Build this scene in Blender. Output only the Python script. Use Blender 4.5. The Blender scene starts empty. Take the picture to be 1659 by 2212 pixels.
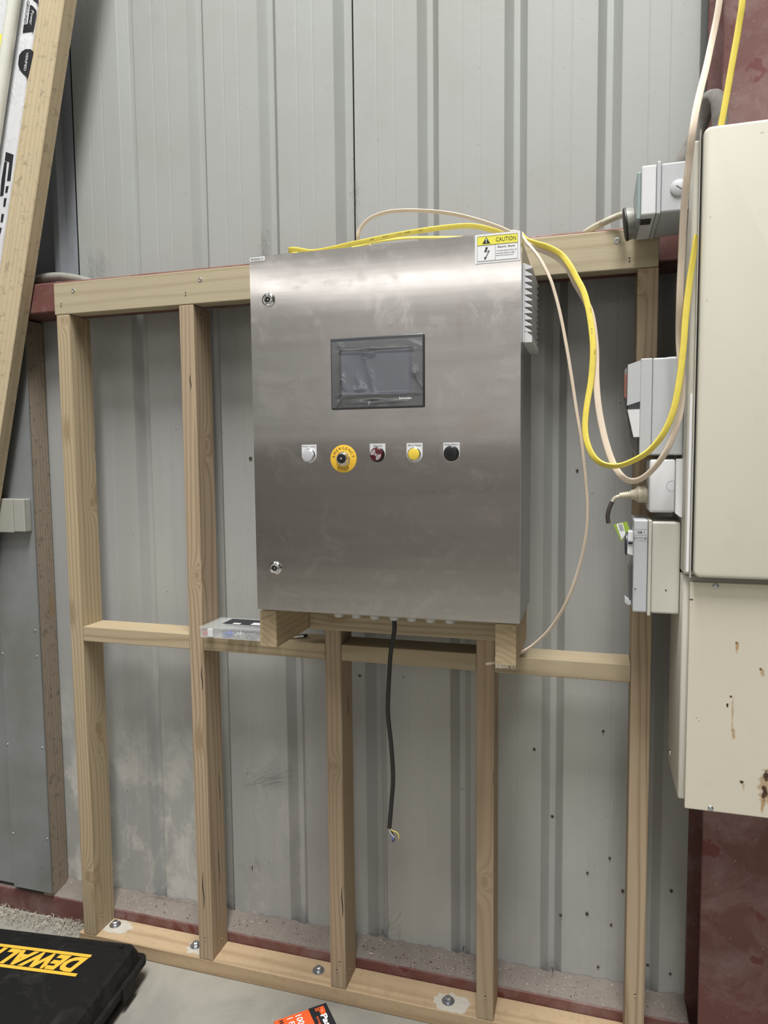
import bpy, bmesh, math, random
from mathutils import Vector, Matrix
random.seed(7)
PI = math.pi
C = bpy.context.scene.collection
# ------------------------------------------------------------------ camera
F_PX, YAW, PIT, ROL = 1519.9, -.2874, -.0768, -.0098
CAM = Vector((1.2268, -1.7408, 1.5205))
_f = Vector((math.sin(YAW)*math.cos(PIT), math.cos(YAW)*math.cos(PIT), math.sin(PIT)))
_r = Vector((math.cos(YAW), -math.sin(YAW), 0)); _u = _r.cross(_f)
_c, _s = math.cos(ROL), math.sin(ROL)
RX = _c*_r+_s*_u; UP = -_s*_r+_c*_u; FW = _f
cd = bpy.data.cameras.new('camera'); cam = bpy.data.objects.new('camera', cd); C.objects.link(cam)
cd.sensor_fit = 'VERTICAL'; cd.sensor_height = 36; cd.lens = F_PX/2212*36; cd.clip_start = .02
m = Matrix.Identity(4)
for i in range(3):
    m[i][0] = RX[i]; m[i][1] = UP[i]; m[i][2] = -FW[i]; m[i][3] = CAM[i]
cam.matrix_world = m
bpy.context.scene.camera = cam
# ------------------------------------------------------------------ world and light
sc = bpy.context.scene
sc.view_settings.view_transform = 'Standard'; sc.view_settings.look = 'None'
sc.view_settings.gamma = 1; sc.view_settings.use_curve_mapping = False
sc.view_settings.exposure = 0.0
w = bpy.data.worlds.new('world'); sc.world = w; w.use_nodes = True
w.node_tree.nodes['Background'].inputs[0].default_value = (.86, .93, 1.0, 1)
w.node_tree.nodes['Background'].inputs[1].default_value = .05
def area(name, loc, target, sx, sy, power, col=(1, 1, 1)):
    l = bpy.data.lights.new(name, 'AREA'); l.shape = 'RECTANGLE'; l.size = sx; l.size_y = sy; l.energy = power; l.color = col
    o = bpy.data.objects.new(name, l); C.objects.link(o); o.location = loc
    o.rotation_euler = (Vector(target)-Vector(loc)).to_track_quat('-Z', 'Y').to_euler(); return o
area('skylight_and_fill_lamp', (1.15, -2.05, 7.15), (1.15, -2.05, 0), 1.1, 2.8, 625, (1.0, .985, .955))
area('skylight_and_fill_lamp', (2.3, -5.6, 7.15), (2.3, -5.6, 0), 1.1, 2.4, 150, (1.0, .985, .955))  # added further back as frontal fill for the lower parts
area('skylight_and_fill_lamp', (-2.6, -2.9, 7.15), (-2.6, -2.9, 0), 1.0, 3.0, 65, (1.0, .985, .955))  # added fill from the left

# ------------------------------------------------------------------ helpers
def onY(px, py, Y):
    d = RX*((px-829.5)/F_PX)-UP*((py-1106)/F_PX)+FW
    return CAM+d*((Y-CAM.y)/d.y)
def onX(px, py, X):
    d = RX*((px-829.5)/F_PX)-UP*((py-1106)/F_PX)+FW
    return CAM+d*((X-CAM.x)/d.x)
def onZ(px, py, Z):
    d = RX*((px-829.5)/F_PX)-UP*((py-1106)/F_PX)+FW
    return CAM+d*((Z-CAM.z)/d.z)
def rootof(o):
    while o.parent: o = o.parent
    return o
def tag(o, label=None, cat=None, group=None, kind=None):
    if label: o['label'] = label
    if cat: o['category'] = cat
    if group: o['group'] = group
    if kind: o['kind'] = kind
    return o
def thing(name, label, cat, loc=(0, 0, 0), rot=(0, 0, 0), group=None, kind=None):
    o = bpy.data.objects.new(name, None); C.objects.link(o); o.location = loc; o.rotation_euler = rot
    o.empty_display_size = .05
    return tag(o, label, cat, group, kind)
def obj(name, bm, mat, parent=None, smooth=False, local=False, label=None, kind=None):
    me = bpy.data.meshes.new(name)
    if isinstance(bm, bmesh.types.BMesh):
        bmesh.ops.recalc_face_normals(bm, faces=bm.faces[:])
        bm.to_mesh(me); bm.free()
    else: me = bm
    o = bpy.data.objects.new(name, me); C.objects.link(o)
    for mm in (mat if isinstance(mat, (list, tuple)) else [mat]): me.materials.append(mm)
    if smooth:
        for p in me.polygons: p.use_smooth = True
        try: me.set_sharp_from_angle(angle=math.radians(38))
        except Exception: pass
    if parent:
        o.parent = parent
        if not local:
            r = rootof(parent); me.transform(Matrix.Translation(-Vector(r.location)))
    return tag(o, label, None, None, kind)
def BM(): return bmesh.new()
def abox(bm, x0, x1, y0, y1, z0, z1, bev=0, seg=1, mi=0):
    vs = [bm.verts.new((x, y, z)) for x in (x0, x1) for y in (y0, y1) for z in (z0, z1)]
    fs = [bm.faces.new([vs[i] for i in q]) for q in ((0, 1, 3, 2), (4, 6, 7, 5), (0, 4, 5, 1), (2, 3, 7, 6), (0, 2, 6, 4), (1, 5, 7, 3))]
    for f in fs: f.material_index = mi
    if bev:
        es = list({e for f in fs for e in f.edges})
        bmesh.ops.bevel(bm, geom=es, offset=bev, segments=seg, profile=.5, affect='EDGES')
    return bm
def box(x0, x1, y0, y1, z0, z1, bev=0, seg=1): return abox(BM(), x0, x1, y0, y1, z0, z1, bev, seg)
def frame_of(d):
    d = Vector(d).normalized(); a = Vector((0, 0, 1)) if abs(d.z) < .9 else Vector((1, 0, 0))
    u = d.cross(a).normalized(); v = u.cross(d).normalized(); return u, v, d
def acyl(bm, p0, p1, r0, r1=None, seg=24, cap=True, mi=0):
    p0 = Vector(p0); p1 = Vector(p1); r1 = r0 if r1 is None else r1
    u, v, d = frame_of(p1-p0); R = []
    for p, r in ((p0, r0), (p1, r1)):
        R.append([bm.verts.new(p+(u*math.cos(2*PI*i/seg)+v*math.sin(2*PI*i/seg))*r) for i in range(seg)])
    for i in range(seg):
        f = bm.faces.new((R[0][i], R[0][(i+1) % seg], R[1][(i+1) % seg], R[1][i])); f.material_index = mi
    if cap:
        bm.faces.new(R[0]).material_index = mi; bm.faces.new(R[1]).material_index = mi
    return bm
def alathe(bm, p, axis, prof, seg=32, mi=0):
    """prof: list of (distance along axis, radius)"""
    p = Vector(p); u, v, d = frame_of(axis); rings = []
    for h, r in prof:
        if r < 1e-6: rings.append([bm.verts.new(p+d*h)])
        else: rings.append([bm.verts.new(p+d*h+(u*math.cos(2*PI*i/seg)+v*math.sin(2*PI*i/seg))*r) for i in range(seg)])
    for a, b in zip(rings, rings[1:]):
        for i in range(seg):
            j = (i+1) % seg
            q = [a[i % len(a)], a[j % len(a)], b[j % len(b)], b[i % len(b)]]
            q = list(dict.fromkeys(q))
            if len(q) > 2: bm.faces.new(q).material_index = mi
    for r_ in (rings[0], rings[-1]):
        if len(r_) > 2: bm.faces.new(r_).material_index = mi
    return bm
def prism(bm, poly, axis, a, b, mi=0):
    """poly in the two other axes, extruded along axis from a to b"""
    def P(u, v, t): return {'x': (t, u, v), 'y': (u, t, v), 'z': (u, v, t)}[axis]
    A = [bm.verts.new(P(u, v, a)) for u, v in poly]; B = [bm.verts.new(P(u, v, b)) for u, v in poly]
    n = len(poly)
    for i in range(n): bm.faces.new((A[i], A[(i+1) % n], B[(i+1) % n], B[i])).material_index = mi
    bm.faces.new(A).material_index = mi; bm.faces.new(B).material_index = mi
    return bm
def catmull(pts, n=8):
    P = [pts[0]]+list(pts)+[pts[-1]]; out = []
    for i in range(1, len(P)-2):
        for k in range(n):
            t = k/n; a, b, c, d = P[i-1], P[i], P[i+1], P[i+2]
            out.append(.5*((2*b)+(c-a)*t+(2*a-5*b+4*c-d)*t*t+(3*b-a-3*c+d)*t**3))
    out.append(P[-2]); return out
def sweep(bm, pts, rw, rt=None, seg=12, twist=None, face=Vector((0, -1, 0)), n=8, mi=0, smooth=True):
    """tube with elliptical section: half width rw, half thickness rt; twist (radians) about the tangent, per control point"""
    rt = rw if rt is None else rt
    pts = [Vector(p) for p in pts]
    if twist is None: twist = [0]*len(pts)
    if smooth:
        pp = catmull(pts, n); tw = catmull([Vector((t, 0, 0)) for t in twist], n); tw = [t.x for t in tw]
    else: pp, tw = pts, twist
    rings = []
    for i, p in enumerate(pp):
        T = (pp[min(i+1, len(pp)-1)]-pp[max(i-1, 0)]).normalized()
        N = (face-T*face.dot(T))
        if N.length < 1e-3: N = Vector((1, 0, 0))-T*T.x
        N.normalize(); S = T.cross(N)
        a = tw[i]; W = S*math.cos(a)+N*math.sin(a); H = T.cross(W)
        rw_ = rw(i/(len(pp)-1)) if callable(rw) else rw
        rt_ = rt(i/(len(pp)-1)) if callable(rt) else rt
        ring = []
        for k in range(seg):
            th = 2*PI*k/seg; cx, cy = math.cos(th), math.sin(th)
            if rt is not rw and rw_ > rt_*1.5:  # flat cable: rounded rectangle
                cx = math.copysign(abs(cx)**.45, cx); cy = math.copysign(abs(cy)**.6, cy)
            ring.append(bm.verts.new(p+W*rw_*cx+H*rt_*cy))
        rings.append(ring)
    for a, b in zip(rings, rings[1:]):
        for k in range(seg): bm.faces.new((a[k], a[(k+1) % seg], b[(k+1) % seg], b[k])).material_index = mi
    bm.faces.new(rings[0]).material_index = mi; bm.faces.new(rings[-1]).material_index = mi
    return bm
def text_mesh(s, origin, xdir, ydir, width=None, height=None, bold=0, shear=0, extr=.00015, align='CENTER', spacing=1):
    cu = bpy.data.curves.new('t', 'FONT'); cu.body = s; cu.size = 1; cu.offset = bold; cu.shear = shear
    cu.space_character = spacing; cu.extrude = 0; cu.resolution_u = 3
    to = bpy.data.objects.new('t', cu); C.objects.link(to)
    dg = bpy.context.evaluated_depsgraph_get(); dg.update()
    me = bpy.data.meshes.new_from_object(to.evaluated_get(dg))
    bpy.data.objects.remove(to); bpy.data.curves.remove(cu)
    xs = [v.co.x for v in me.vertices]; ys = [v.co.y for v in me.vertices]
    x0, x1, y0, y1 = min(xs), max(xs), min(ys), max(ys)
    if height is None: sy = width/(x1-x0)
    else: sy = height/(y1-y0)
    sx = sy if width is None else width/(x1-x0)
    X = Vector(xdir).normalized(); Y = Vector(ydir).normalized(); N = X.cross(Y); O = Vector(origin)
    ax = {'CENTER': (x0+x1)/2, 'LEFT': x0, 'RIGHT': x1}[align]
    for v in me.vertices:
        v.co = O+X*(v.co.x-ax)*sx+Y*(v.co.y-(y0+y1)/2)*sy+N*extr
    return me
def text_obj(name, s, mat, parent, origin, xdir, ydir, local=False, **k):
    return obj(name, text_mesh(s, origin, xdir, ydir, **k), mat, parent, local=local)
def join_bm(bm, me, mi=0):
    n0 = len(bm.faces); bm.from_mesh(me); bpy.data.meshes.remove(me)
    bm.faces.ensure_lookup_table()
    for f in bm.faces[n0:]: f.material_index = mi

# ------------------------------------------------------------------ materials
class NT:
    def __init__(s, name):
        s.m = bpy.data.materials.new(name); s.m.use_nodes = True; s.t = s.m.node_tree
        s.b = s.t.nodes['Principled BSDF']; s.tc = s.n('ShaderNodeTexCoord')
    def n(s, t, **k):
        o = s.t.nodes.new(t)
        for a, b in k.items(): setattr(o, a, b)
        return o
    def l(s, a, b): s.t.links.new(a, b)
    def setin(s, node, i, v):
        if v is None: return
        if hasattr(v, 'links') or hasattr(v, 'is_linked'): s.l(v, node.inputs[i])
        else: node.inputs[i].default_value = v
    def math(s, op, a, b=None, c=None, clamp=False):
        o = s.n('ShaderNodeMath', operation=op, use_clamp=clamp)
        s.setin(o, 0, a); s.setin(o, 1, b)
        if c is not None: s.setin(o, 2, c)
        return o.outputs[0]
    def mapping(s, scale=(1, 1, 1), loc=(0, 0, 0), coord='Object', src=None):
        o = s.n('ShaderNodeMapping'); s.l(src or s.tc.outputs[coord], o.inputs[0])
        o.inputs['Scale'].default_value = scale; o.inputs['Location'].default_value = loc
        return o.outputs[0]
    def noise(s, v, scale, detail=3, rough=.5, dist=0):
        o = s.n('ShaderNodeTexNoise'); s.l(v, o.inputs['Vector']); o.inputs['Scale'].default_value = scale
        o.inputs['Detail'].default_value = detail; o.inputs['Roughness'].default_value = rough; o.inputs['Distortion'].default_value = dist
        return o.outputs[0]
    def ramp(s, fac, stops, interp='LINEAR'):
        o = s.n('ShaderNodeValToRGB'); s.l(fac, o.inputs[0]); o.color_ramp.interpolation = interp
        e = o.color_ramp.elements
        for i, (p, c) in enumerate(stops):
            if i >= 2: e.new(p)
            e[i].position = p; c = (c, c, c) if isinstance(c, (int, float)) else c
            e[i].color = (*c, 1)
        return o.outputs[0]
    def mix(s, fac, a, b, mode='MIX'):
        o = s.n('ShaderNodeMix', data_type='RGBA', blend_type=mode)
        s.setin(o, 0, fac)
        for i, v in ((6, a), (7, b)):
            if isinstance(v, tuple): o.inputs[i].default_value = (*v, 1)
            else: s.l(v, o.inputs[i])
        return o.outputs[2]
    def bump(s, h, strength=.3, dist=.002, normal=None):
        o = s.n('ShaderNodeBump'); s.l(h, o.inputs['Height']); o.inputs['Strength'].default_value = strength; o.inputs['Distance'].default_value = dist
        if normal: s.l(normal, o.inputs['Normal'])
        s.l(o.outputs[0], s.b.inputs['Normal']); return o.outputs[0]
    def col(s, c):
        if isinstance(c, tuple): s.b.inputs['Base Color'].default_value = (*c, 1)
        else: s.l(c, s.b.inputs['Base Color'])
    def sep(s, v=None):
        o = s.n('ShaderNodeSeparateXYZ'); s.l(v or s.tc.outputs['Object'], o.inputs[0]); return o.outputs
    def geo(s):  # world position
        return s.n('ShaderNodeNewGeometry').outputs['Position']
def srgb(r, g, b):
    f = lambda c: (c/255/12.92) if c/255 <= .04045 else ((c/255+.055)/1.055)**2.4
    return (f(r), f(g), f(b))
def plain(name, c, rough=.5, metal=0, var=.06, spec=.5, nscale=20, bump=0, coat=0):
    k = NT(name); v = k.mapping()
    nz = k.noise(v, nscale, 4, .6)
    k.col(k.mix(nz, tuple(x*(1-var) for x in c), tuple(min(1, x*(1+var)) for x in c)))
    k.b.inputs['Roughness'].default_value = rough; k.b.inputs['Metallic'].default_value = metal
    k.b.inputs['Specular IOR Level'].default_value = spec; k.b.inputs['Coat Weight'].default_value = coat
    if bump: k.bump(k.noise(v, nscale*12, 3), bump, .001)
    return k.m
def wood(name, axis, light, dark, stain=(.3, .22, .13), rot=0, ring=95, mark=.0, knot=1.0, rc=(.03, -.06), knots=()):
    """pine: growth rings round a pith line parallel to axis, in metres"""
    k = NT(name); pos = k.tc.outputs['Object']
    info = k.n('ShaderNodeObjectInfo').outputs['Random']
    S = {'x': (.09, 1, 1), 'y': (1, .09, 1), 'z': (1, 1, .09)}[axis]
    off = k.n('ShaderNodeVectorMath', operation='MULTIPLY_ADD')
    cmb = k.n('ShaderNodeCombineXYZ'); 
    for i in range(3): k.l(info, cmb.inputs[i])
    k.l(cmb.outputs[0], off.inputs[0]); off.inputs[1].default_value = (3.1, 5.3, 7.7); k.l(pos, off.inputs[2])
    P = off.outputs[0]
    st = k.mapping(S, src=P)
    warp = k.noise(st, 9, 2, .5); warp2 = k.noise(st, 60, 2, .5)
    # knots
    vo = k.n('ShaderNodeTexVoronoi'); vm = k.mapping({'x': (1, 2.6, 2.6), 'y': (2.6, 1, 2.6), 'z': (2.6, 2.6, 1)}[axis], src=P)
    k.l(vm, vo.inputs['Vector']); vo.inputs['Scale'].default_value = 3.2
    kd = vo.outputs['Distance']
    push = k.math('MULTIPLY', k.math('POWER', 2.718, k.math('MULTIPLY', kd, -14.0)), .022*knot)
    xyz = k.sep(pos); a, b = {'x': (1, 2), 'y': (0, 2), 'z': (0, 1)}[axis]
    # a per-object pith offset
    ox = k.math('MULTIPLY', info, .10)
    u = k.math('ADD', k.math('SUBTRACT', xyz[a], rc[0]), ox); v = k.math('ADD', k.math('SUBTRACT', xyz[b], rc[1]), k.math('MULTIPLY', info, -.07))
    u = k.math('PINGPONG', k.math('ADD', u, 5.0), .16); v = k.math('PINGPONG', k.math('ADD', v, 5.0), .19)
    r = k.math('SQRT', k.math('ADD', k.math('MULTIPLY', u, u), k.math('MULTIPLY', v, v)))
    r = k.math('ADD', r, k.math('MULTIPLY', warp, .045)); r = k.math('ADD', r, push)
    km = None
    if knots:
        gp = k.geo()
        for kx, ky, kz, kr in knots:
            mp = k.n('ShaderNodeVectorMath', operation='SUBTRACT'); k.l(gp, mp.inputs[0]); mp.inputs[1].default_value = (kx, ky, kz)
            ms = k.n('ShaderNodeVectorMath', operation='MULTIPLY'); k.l(mp.outputs[0], ms.inputs[0]); ms.inputs[1].default_value = (1/kr, 1/kr, .55/kr)
            ln = k.n('ShaderNodeVectorMath', operation='LENGTH'); k.l(ms.outputs[0], ln.inputs[0]); d_ = ln.outputs[1]
            r = k.math('ADD', r, k.math('MULTIPLY', k.math('POWER', 2.718, k.math('MULTIPLY', d_, -.75)), .055))
            q_ = k.ramp(d_, [(.72, 1), (1.05, 0)]); km = q_ if km is None else k.math('MAXIMUM', km, q_)
    s_ = k.math('SINE', k.math('MULTIPLY', r, ring*2*PI))
    band = k.math('POWER', k.math('ADD', k.math('MULTIPLY', s_, .5), .5), 3.0)
    fib = k.noise(k.mapping({'x': (.02, 1, 1), 'y': (1, .02, 1), 'z': (1, 1, .02)}[axis], src=P), 700, 2, .6)
    c = k.mix(k.math('MULTIPLY', band, .75), light, dark)
    c = k.mix(k.math('MULTIPLY', fib, .45), c, tuple(x*.55 for x in light))
    big = k.noise(st, 5, 4, .65)
    c = k.mix(k.ramp(big, [(.42, 0), (.68, .65)]), c, tuple(x*.72 for x in light))
    tint = k.math('SUBTRACT', info, .5)
    c = k.mix(k.math('MULTIPLY', info, .25), c, (light[0]*1.05, light[1]*.86, light[2]*.72))
    kc = k.ramp(kd, [(.085, 1), (.12, .5), (.19, 0)])
    c = k.mix(k.math('MULTIPLY', kc, .75*knot), c, stain)
    if km is not None: c = k.mix(k.math('MULTIPLY', km, .7), c, stain)
    if mark:
        mk = k.ramp(k.noise(k.mapping(src=P), 38, 5, .75, .6), [(.55, 0), (.64, mark)])
        c = k.mix(mk, c, tuple(x*.42 for x in light))
    k.col(c); k.b.inputs['Roughness'].default_value = .72; k.b.inputs['Specular IOR Level'].default_value = .3
    k.bump(k.math('ADD', k.math('MULTIPLY', band, .4), fib), .35, .0006)
    return k.m
WL, WD = (.50, .42, .285), (.27, .20, .115)
KS = [(*onX(px, py, X_), r_) for px, py, X_, r_ in ((199, 1085, -.236, .008), (211, 1572, -.236, .011), (215, 1625, -.236, .004), (205, 972, -.236, .004), (446, 963, .1722, .008), (229, 1490, -.236, .005), (756, 1700, .5878, .006))]
KS += [(*onY(px, py, 0), r_) for px, py, r_ in ((190, 1893, .011), (135, 692, .006), (425, 1243, .007), (1046, 1905, .009), (1378, 612, .006), (726, 1655, .005))]
W = {a: wood('pine_along_'+a, a, WL, WD, knots=KS if a == 'z' else ()) for a in 'xyz'}
W_rail = wood('pine_rail', 'x', (.53, .465, .325), (.40, .325, .20), ring=45, knot=.25)
W_plate = wood('pine_plate', 'x', (.56, .42, .265), (.37, .25, .15), ring=40, knot=.6, mark=.25)
W_pink = wood('pine_stud_pinkish', 'z', (.49, .385, .265), (.25, .17, .10), knots=KS)
W_lean = wood('pine_leaning', 'z', (.60, .52, .36), (.46, .39, .25), mark=.55, ring=70, knot=.3)
W_old = wood('weathered_timber', 'z', (.36, .315, .255), (.22, .17, .125), mark=.8)

def wall_mat(name, base, dirt, dirtamt=.5, streak=.5):
    k = NT(name); v = k.mapping()
    st = k.noise(k.mapping((1, 1, .02)), 60, 3, .6); big = k.noise(v, 3.2, 4, .6); fine = k.noise(v, 300, 2, .6)
    c = k.mix(k.math('MULTIPLY', st, .35*streak), base, tuple(x*.78 for x in base))
    c = k.mix(k.ramp(big, [(.42, 0), (.75, dirtamt)]), c, dirt)
    c = k.mix(k.math('MULTIPLY', fine, .14), c, tuple(x*.55 for x in base))
    blot = k.ramp(k.noise(k.mapping((1, 1, .45)), 14, 6, .7, 1.2), [(.60, 0), (.72, .35*dirtamt)])
    c = k.mix(blot, c, tuple(x*.6 for x in dirt))
    spk = k.ramp(k.noise(v, 130, 2, .5), [(.75, 0), (.79, .5)]); c = k.mix(spk, c, (.05, .045, .04))
    k.col(c); k.b.inputs['Roughness'].default_value = .52; k.b.inputs['Metallic'].default_value = .0
    k.bump(k.noise(v, 55, 3), .12, .002)
    return k.m
def lower_wall_mat():
    k = NT('sheet_lower'); v = k.mapping(); p = k.sep()
    base, dark = (.43, .44, .43), (.30, .30, .30)
    st = k.noise(k.mapping((1, 1, .03)), 50, 3, .6)
    c = k.mix(k.math('MULTIPLY', st, .5), base, dark)
    warm = k.ramp(k.noise(k.mapping((1, 1, .4)), 2.2, 3), [(.45, 0), (.62, .7)])
    c = k.mix(warm, c, (.45, .455, .42))
    # pale mineral bloom and dust low on the left
    zf = k.ramp(p[2], [(.35, 1), (.85, 0)]); xf = k.ramp(k.math('ADD', p[0], .4), [(.0, 1), (1.0, .1)])
    bl = k.ramp(k.noise(k.mapping((1, 1, .6)), 9, 7, .72, .35), [(.47, 0), (.60, 1)])
    c = k.mix(k.math('MULTIPLY', k.math('MULTIPLY', bl, zf), xf, clamp=True), c, (.66, .65, .61))
    spk = k.ramp(k.noise(v, 110, 2, .5), [(.74, 0), (.78, .6)]); c = k.mix(spk, c, (.07, .06, .05))
    k.col(c); k.b.inputs['Roughness'].default_value = .5
    k.bump(k.noise(v, 60, 3), .15, .002)
    return k.m
M = {}
M['wall_up'] = wall_mat('sheet_upper', (.375, .392, .385), (.315, .325, .28), .45)
M['wall_low'] = lower_wall_mat()
M['wall_blue'] = wall_mat('sheet_bluegrey', (.27, .295, .33), (.22, .235, .25), .5)  # blue-grey sheet, base darkened to carry the plank and bundle's shade
M['galv'] = wall_mat('galvanised', (.29, .305, .315), (.19, .19, .16), .9)
M['galv'].node_tree.nodes['Principled BSDF'].inputs['Metallic'].default_value = .25
M['dark'] = plain('gap_shade', (.03, .03, .03), .9)
def red_mat():
    k = NT('red_oxide_steel'); v = k.mapping()
    b = (.155, .060, .052)
    c = k.mix(k.noise(v, 8, 5, .6), tuple(x*.75 for x in b), tuple(x*1.2 for x in b))
    dust = k.ramp(k.noise(v, 7, 6, .65, .6), [(.45, 0), (.72, .55)]); c = k.mix(dust, c, (.34, .26, .25))
    sp = k.ramp(k.noise(v, 120, 3, .6), [(.69, 0), (.73, .5)]); c = k.mix(sp, c, (.5, .44, .42))
    dr = k.ramp(k.noise(v, 16, 3, .5), [(.64, 0), (.68, .8)]); c = k.mix(dr, c, (.13, .022, .018))
    k.col(c); k.b.inputs['Roughness'].default_value = .6; k.bump(k.noise(v, 90, 3), .2, .001); return k.m
M['red'] = red_mat()
def dust_mat():
    k = NT('dust_layer'); v = k.mapping()
    c = k.mix(k.noise(v, 20, 5, .7), (.185, .155, .14), (.29, .26, .225))
    sp = k.ramp(k.noise(v, 160, 3, .6), [(.64, 0), (.68, .8)]); c = k.mix(sp, c, (.50, .47, .40))
    sd = k.ramp(k.noise(v, 95, 3, .6), [(.66, 0), (.70, .8)]); c = k.mix(sd, c, (.10, .06, .045))
    k.col(c); k.b.inputs['Roughness'].default_value = .95; k.bump(k.noise(v, 120, 4, .7), .8, .004); return k.m
M['dust'] = dust_mat()
def floor_mat():
    k = NT('concrete'); v = k.mapping()
    c = k.mix(k.noise(v, 6, 7, .65), (.25, .24, .212), (.37, .355, .31))
    c = k.mix(k.ramp(k.noise(v, 3, 4, .6, .8), [(.45, 0), (.7, .6)]), c, (.19, .182, .165))
    sp = k.ramp(k.noise(v, 150, 3, .6), [(.68, 0), (.72, .7)]); c = k.mix(sp, c, (.14, .13, .12))
    s2 = k.ramp(k.noise(k.mapping(loc=(4, 2, 1)), 120, 3, .6), [(.70, 0), (.74, .6)]); c = k.mix(s2, c, (.62, .60, .54))
    k.col(c); k.b.inputs['Roughness'].default_value = .85; k.bump(k.noise(v, 90, 5, .7), .35, .002); return k.m
M['floor'] = floor_mat()
def steel_mat():
    k = NT('brushed_stainless'); v = k.mapping()
    br = k.noise(k.mapping((.012, 0, 1)), 900, 3, .7)
    b1 = k.noise(k.mapping((.10, 0, 1)), 16, 1, .4); b2 = k.noise(k.mapping((.03, 0, 1)), 75, 1, .4)
    c = k.mix(br, (.50, .485, .47), (.61, .595, .58))
    band = k.ramp(k.noise(k.mapping((.06, 0, 1)), 30, 3, .6), [(.3, 0), (.7, 1)]); c = k.mix(k.math('MULTIPLY', band, .42), c, (.38, .365, .35))
    sm = k.ramp(k.noise(k.mapping(loc=(1, 1, 1)), 6, 6, .7, 1.2), [(.54, 0), (.72, .35)])
    c = k.mix(sm, c, (.42, .36, .33))
    lf = k.sep(); low = k.ramp(lf[0], [(.55, 1), (.66, 0)]); hz = k.ramp(k.noise(k.mapping((1, 0, 1), loc=(7, 0, 2)), 13, 6, .75, .8), [(.52, 0), (.66, .6)])
    lz = k.ramp(lf[2], [(1.30/2, 0), (1.40/2, 1)]); 
    c = k.mix(k.math('MULTIPLY', hz, low), c, (.66, .64, .62))
    scr = k.ramp(k.noise(k.mapping((1, 0, .18), loc=(2, 0, 3)), 80, 2, .5, 2), [(.80, 0), (.83, .35)]); c = k.mix(scr, c, (.75, .74, .72))
    k.col(c); k.b.inputs['Metallic'].default_value = 1
    rg = k.ramp(k.noise(v, 9, 5, .65, .5), [(.3, .125), (.75, .185)])
    k.l(k.math('ADD', rg, k.math('MULTIPLY', k.math('MULTIPLY', hz, low), .12)), k.b.inputs['Roughness'])
    k.b.inputs['Anisotropic'].default_value = .85
    tg = k.n('ShaderNodeCombineXYZ'); tg.inputs[0].default_value = 1; tg.inputs[2].default_value = 0
    k.l(tg.outputs[0], k.b.inputs['Tangent'])
    k.bump(k.math('ADD', k.math('MULTIPLY', b2, .10), b1), .35, .00045)
    return k.m
M['steel'] = steel_mat()
M['chrome'] = plain('chrome', (.75, .75, .74), .16, 1, .03)
M['zinc'] = plain('zinc', (.55, .57, .60), .32, 1, .15, nscale=80)
M['steeledge'] = plain('steel_side', (.42, .42, .41), .42, 1)
M['black'] = plain('black_plastic', (.012, .012, .014), .38, 0, .2)
M['blackrub'] = plain('black_rubber', (.018, .018, .018), .55, 0, .2)
M['bezel'] = plain('bezel_grey', (.052, .056, .062), .35, 0, .15)
M['glass'] = plain('screen_glass', (.075, .088, .118), .12, 0, .05)
M['white'] = plain('white_plastic', (.70, .71, .73), .4, 0, .03)
M['whitepr'] = plain('white_print', (.85, .86, .88), .45, 0, .02)
M['greyplas'] = plain('grey_plastic', (.50, .52, .54), .42, 0, .05)
M['lampw'] = plain('grey_white_lens', (.52, .52, .56), .3, 0, .03)
M['yellow'] = plain('yellow_plastic', (.84, .52, .045), .4, 0, .05)
M['ylens'] = plain('yellow_lens', (.80, .60, .07), .3, 0, .05)
M['ystick'] = plain('yellow_print', (.85, .80, .10), .45, 0, .03)
M['red_lens'] = plain('dark_red_lens', (.085, .010, .015), .2, 0, .3, nscale=60)
M['ink'] = plain('black_print', (.015, .015, .02), .5)
M['gprint'] = plain('grey_print', (.30, .31, .34), .5)
M['orange'] = plain('orange_card', (.82, .12, .025), .5, 0, .04)
M['dewyel'] = plain('toolbox_yellow', (.82, .48, .05), .5, 0, .08)
M['glandw'] = plain('gland_white', (.55, .56, .54), .4)
M['blue'] = plain('blue_insulation', (.10, .17, .55), .4)
M['brown'] = plain('brown_insulation', (.10, .03, .02), .4)
M['pinkred'] = plain('red_plastic', (.60, .13, .15), .4)
M['green'] = plain('green_tag', (.30, .45, .05), .5)
M['copper'] = plain('orange_red_lever', (.27, .115, .09), .5)
M['cobweb'] = plain('cobweb', (.10, .095, .085), .9)
M['shaving'] = plain('pale_shavings', (.46, .42, .34), .85, 0, .15, nscale=60)
def tubmat(name, c, c2, amt):  # flat cable / plastic with grime
    k = NT(name); v = k.mapping()
    x = k.mix(k.ramp(k.noise(v, 35, 5, .7), [(.45, 0), (.75, amt)]), c, c2)
    k.col(x); k.b.inputs['Roughness'].default_value = .42; k.b.inputs['Subsurface Weight'].default_value = .0
    k.bump(k.noise(v, 200, 2), .08, .001); return k.m
M['cab_y'] = tubmat('yellow_sheath', (.80, .66, .11), (.66, .52, .10), .6)
M['cab_c'] = tubmat('cream_sheath', (.72, .61, .49), (.62, .50, .38), .5)
M['felt'] = tubmat('grey_felt_hose', (.22, .21, .195), (.10, .095, .085), .8)
M['cab_g'] = tubmat('dusty_grey_cable', (.25, .25, .22), (.10, .10, .085), .9)
M['cab_w'] = tubmat('dusty_cream_cable', (.58, .54, .44), (.34, .29, .22), .9)
M['plugc'] = tubmat('grimy_cream_plug', (.55, .50, .38), (.28, .22, .14), .9)
M['cream'] = tubmat('cream_pipe', (.72, .73, .66), (.60, .60, .52), .4)
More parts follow.
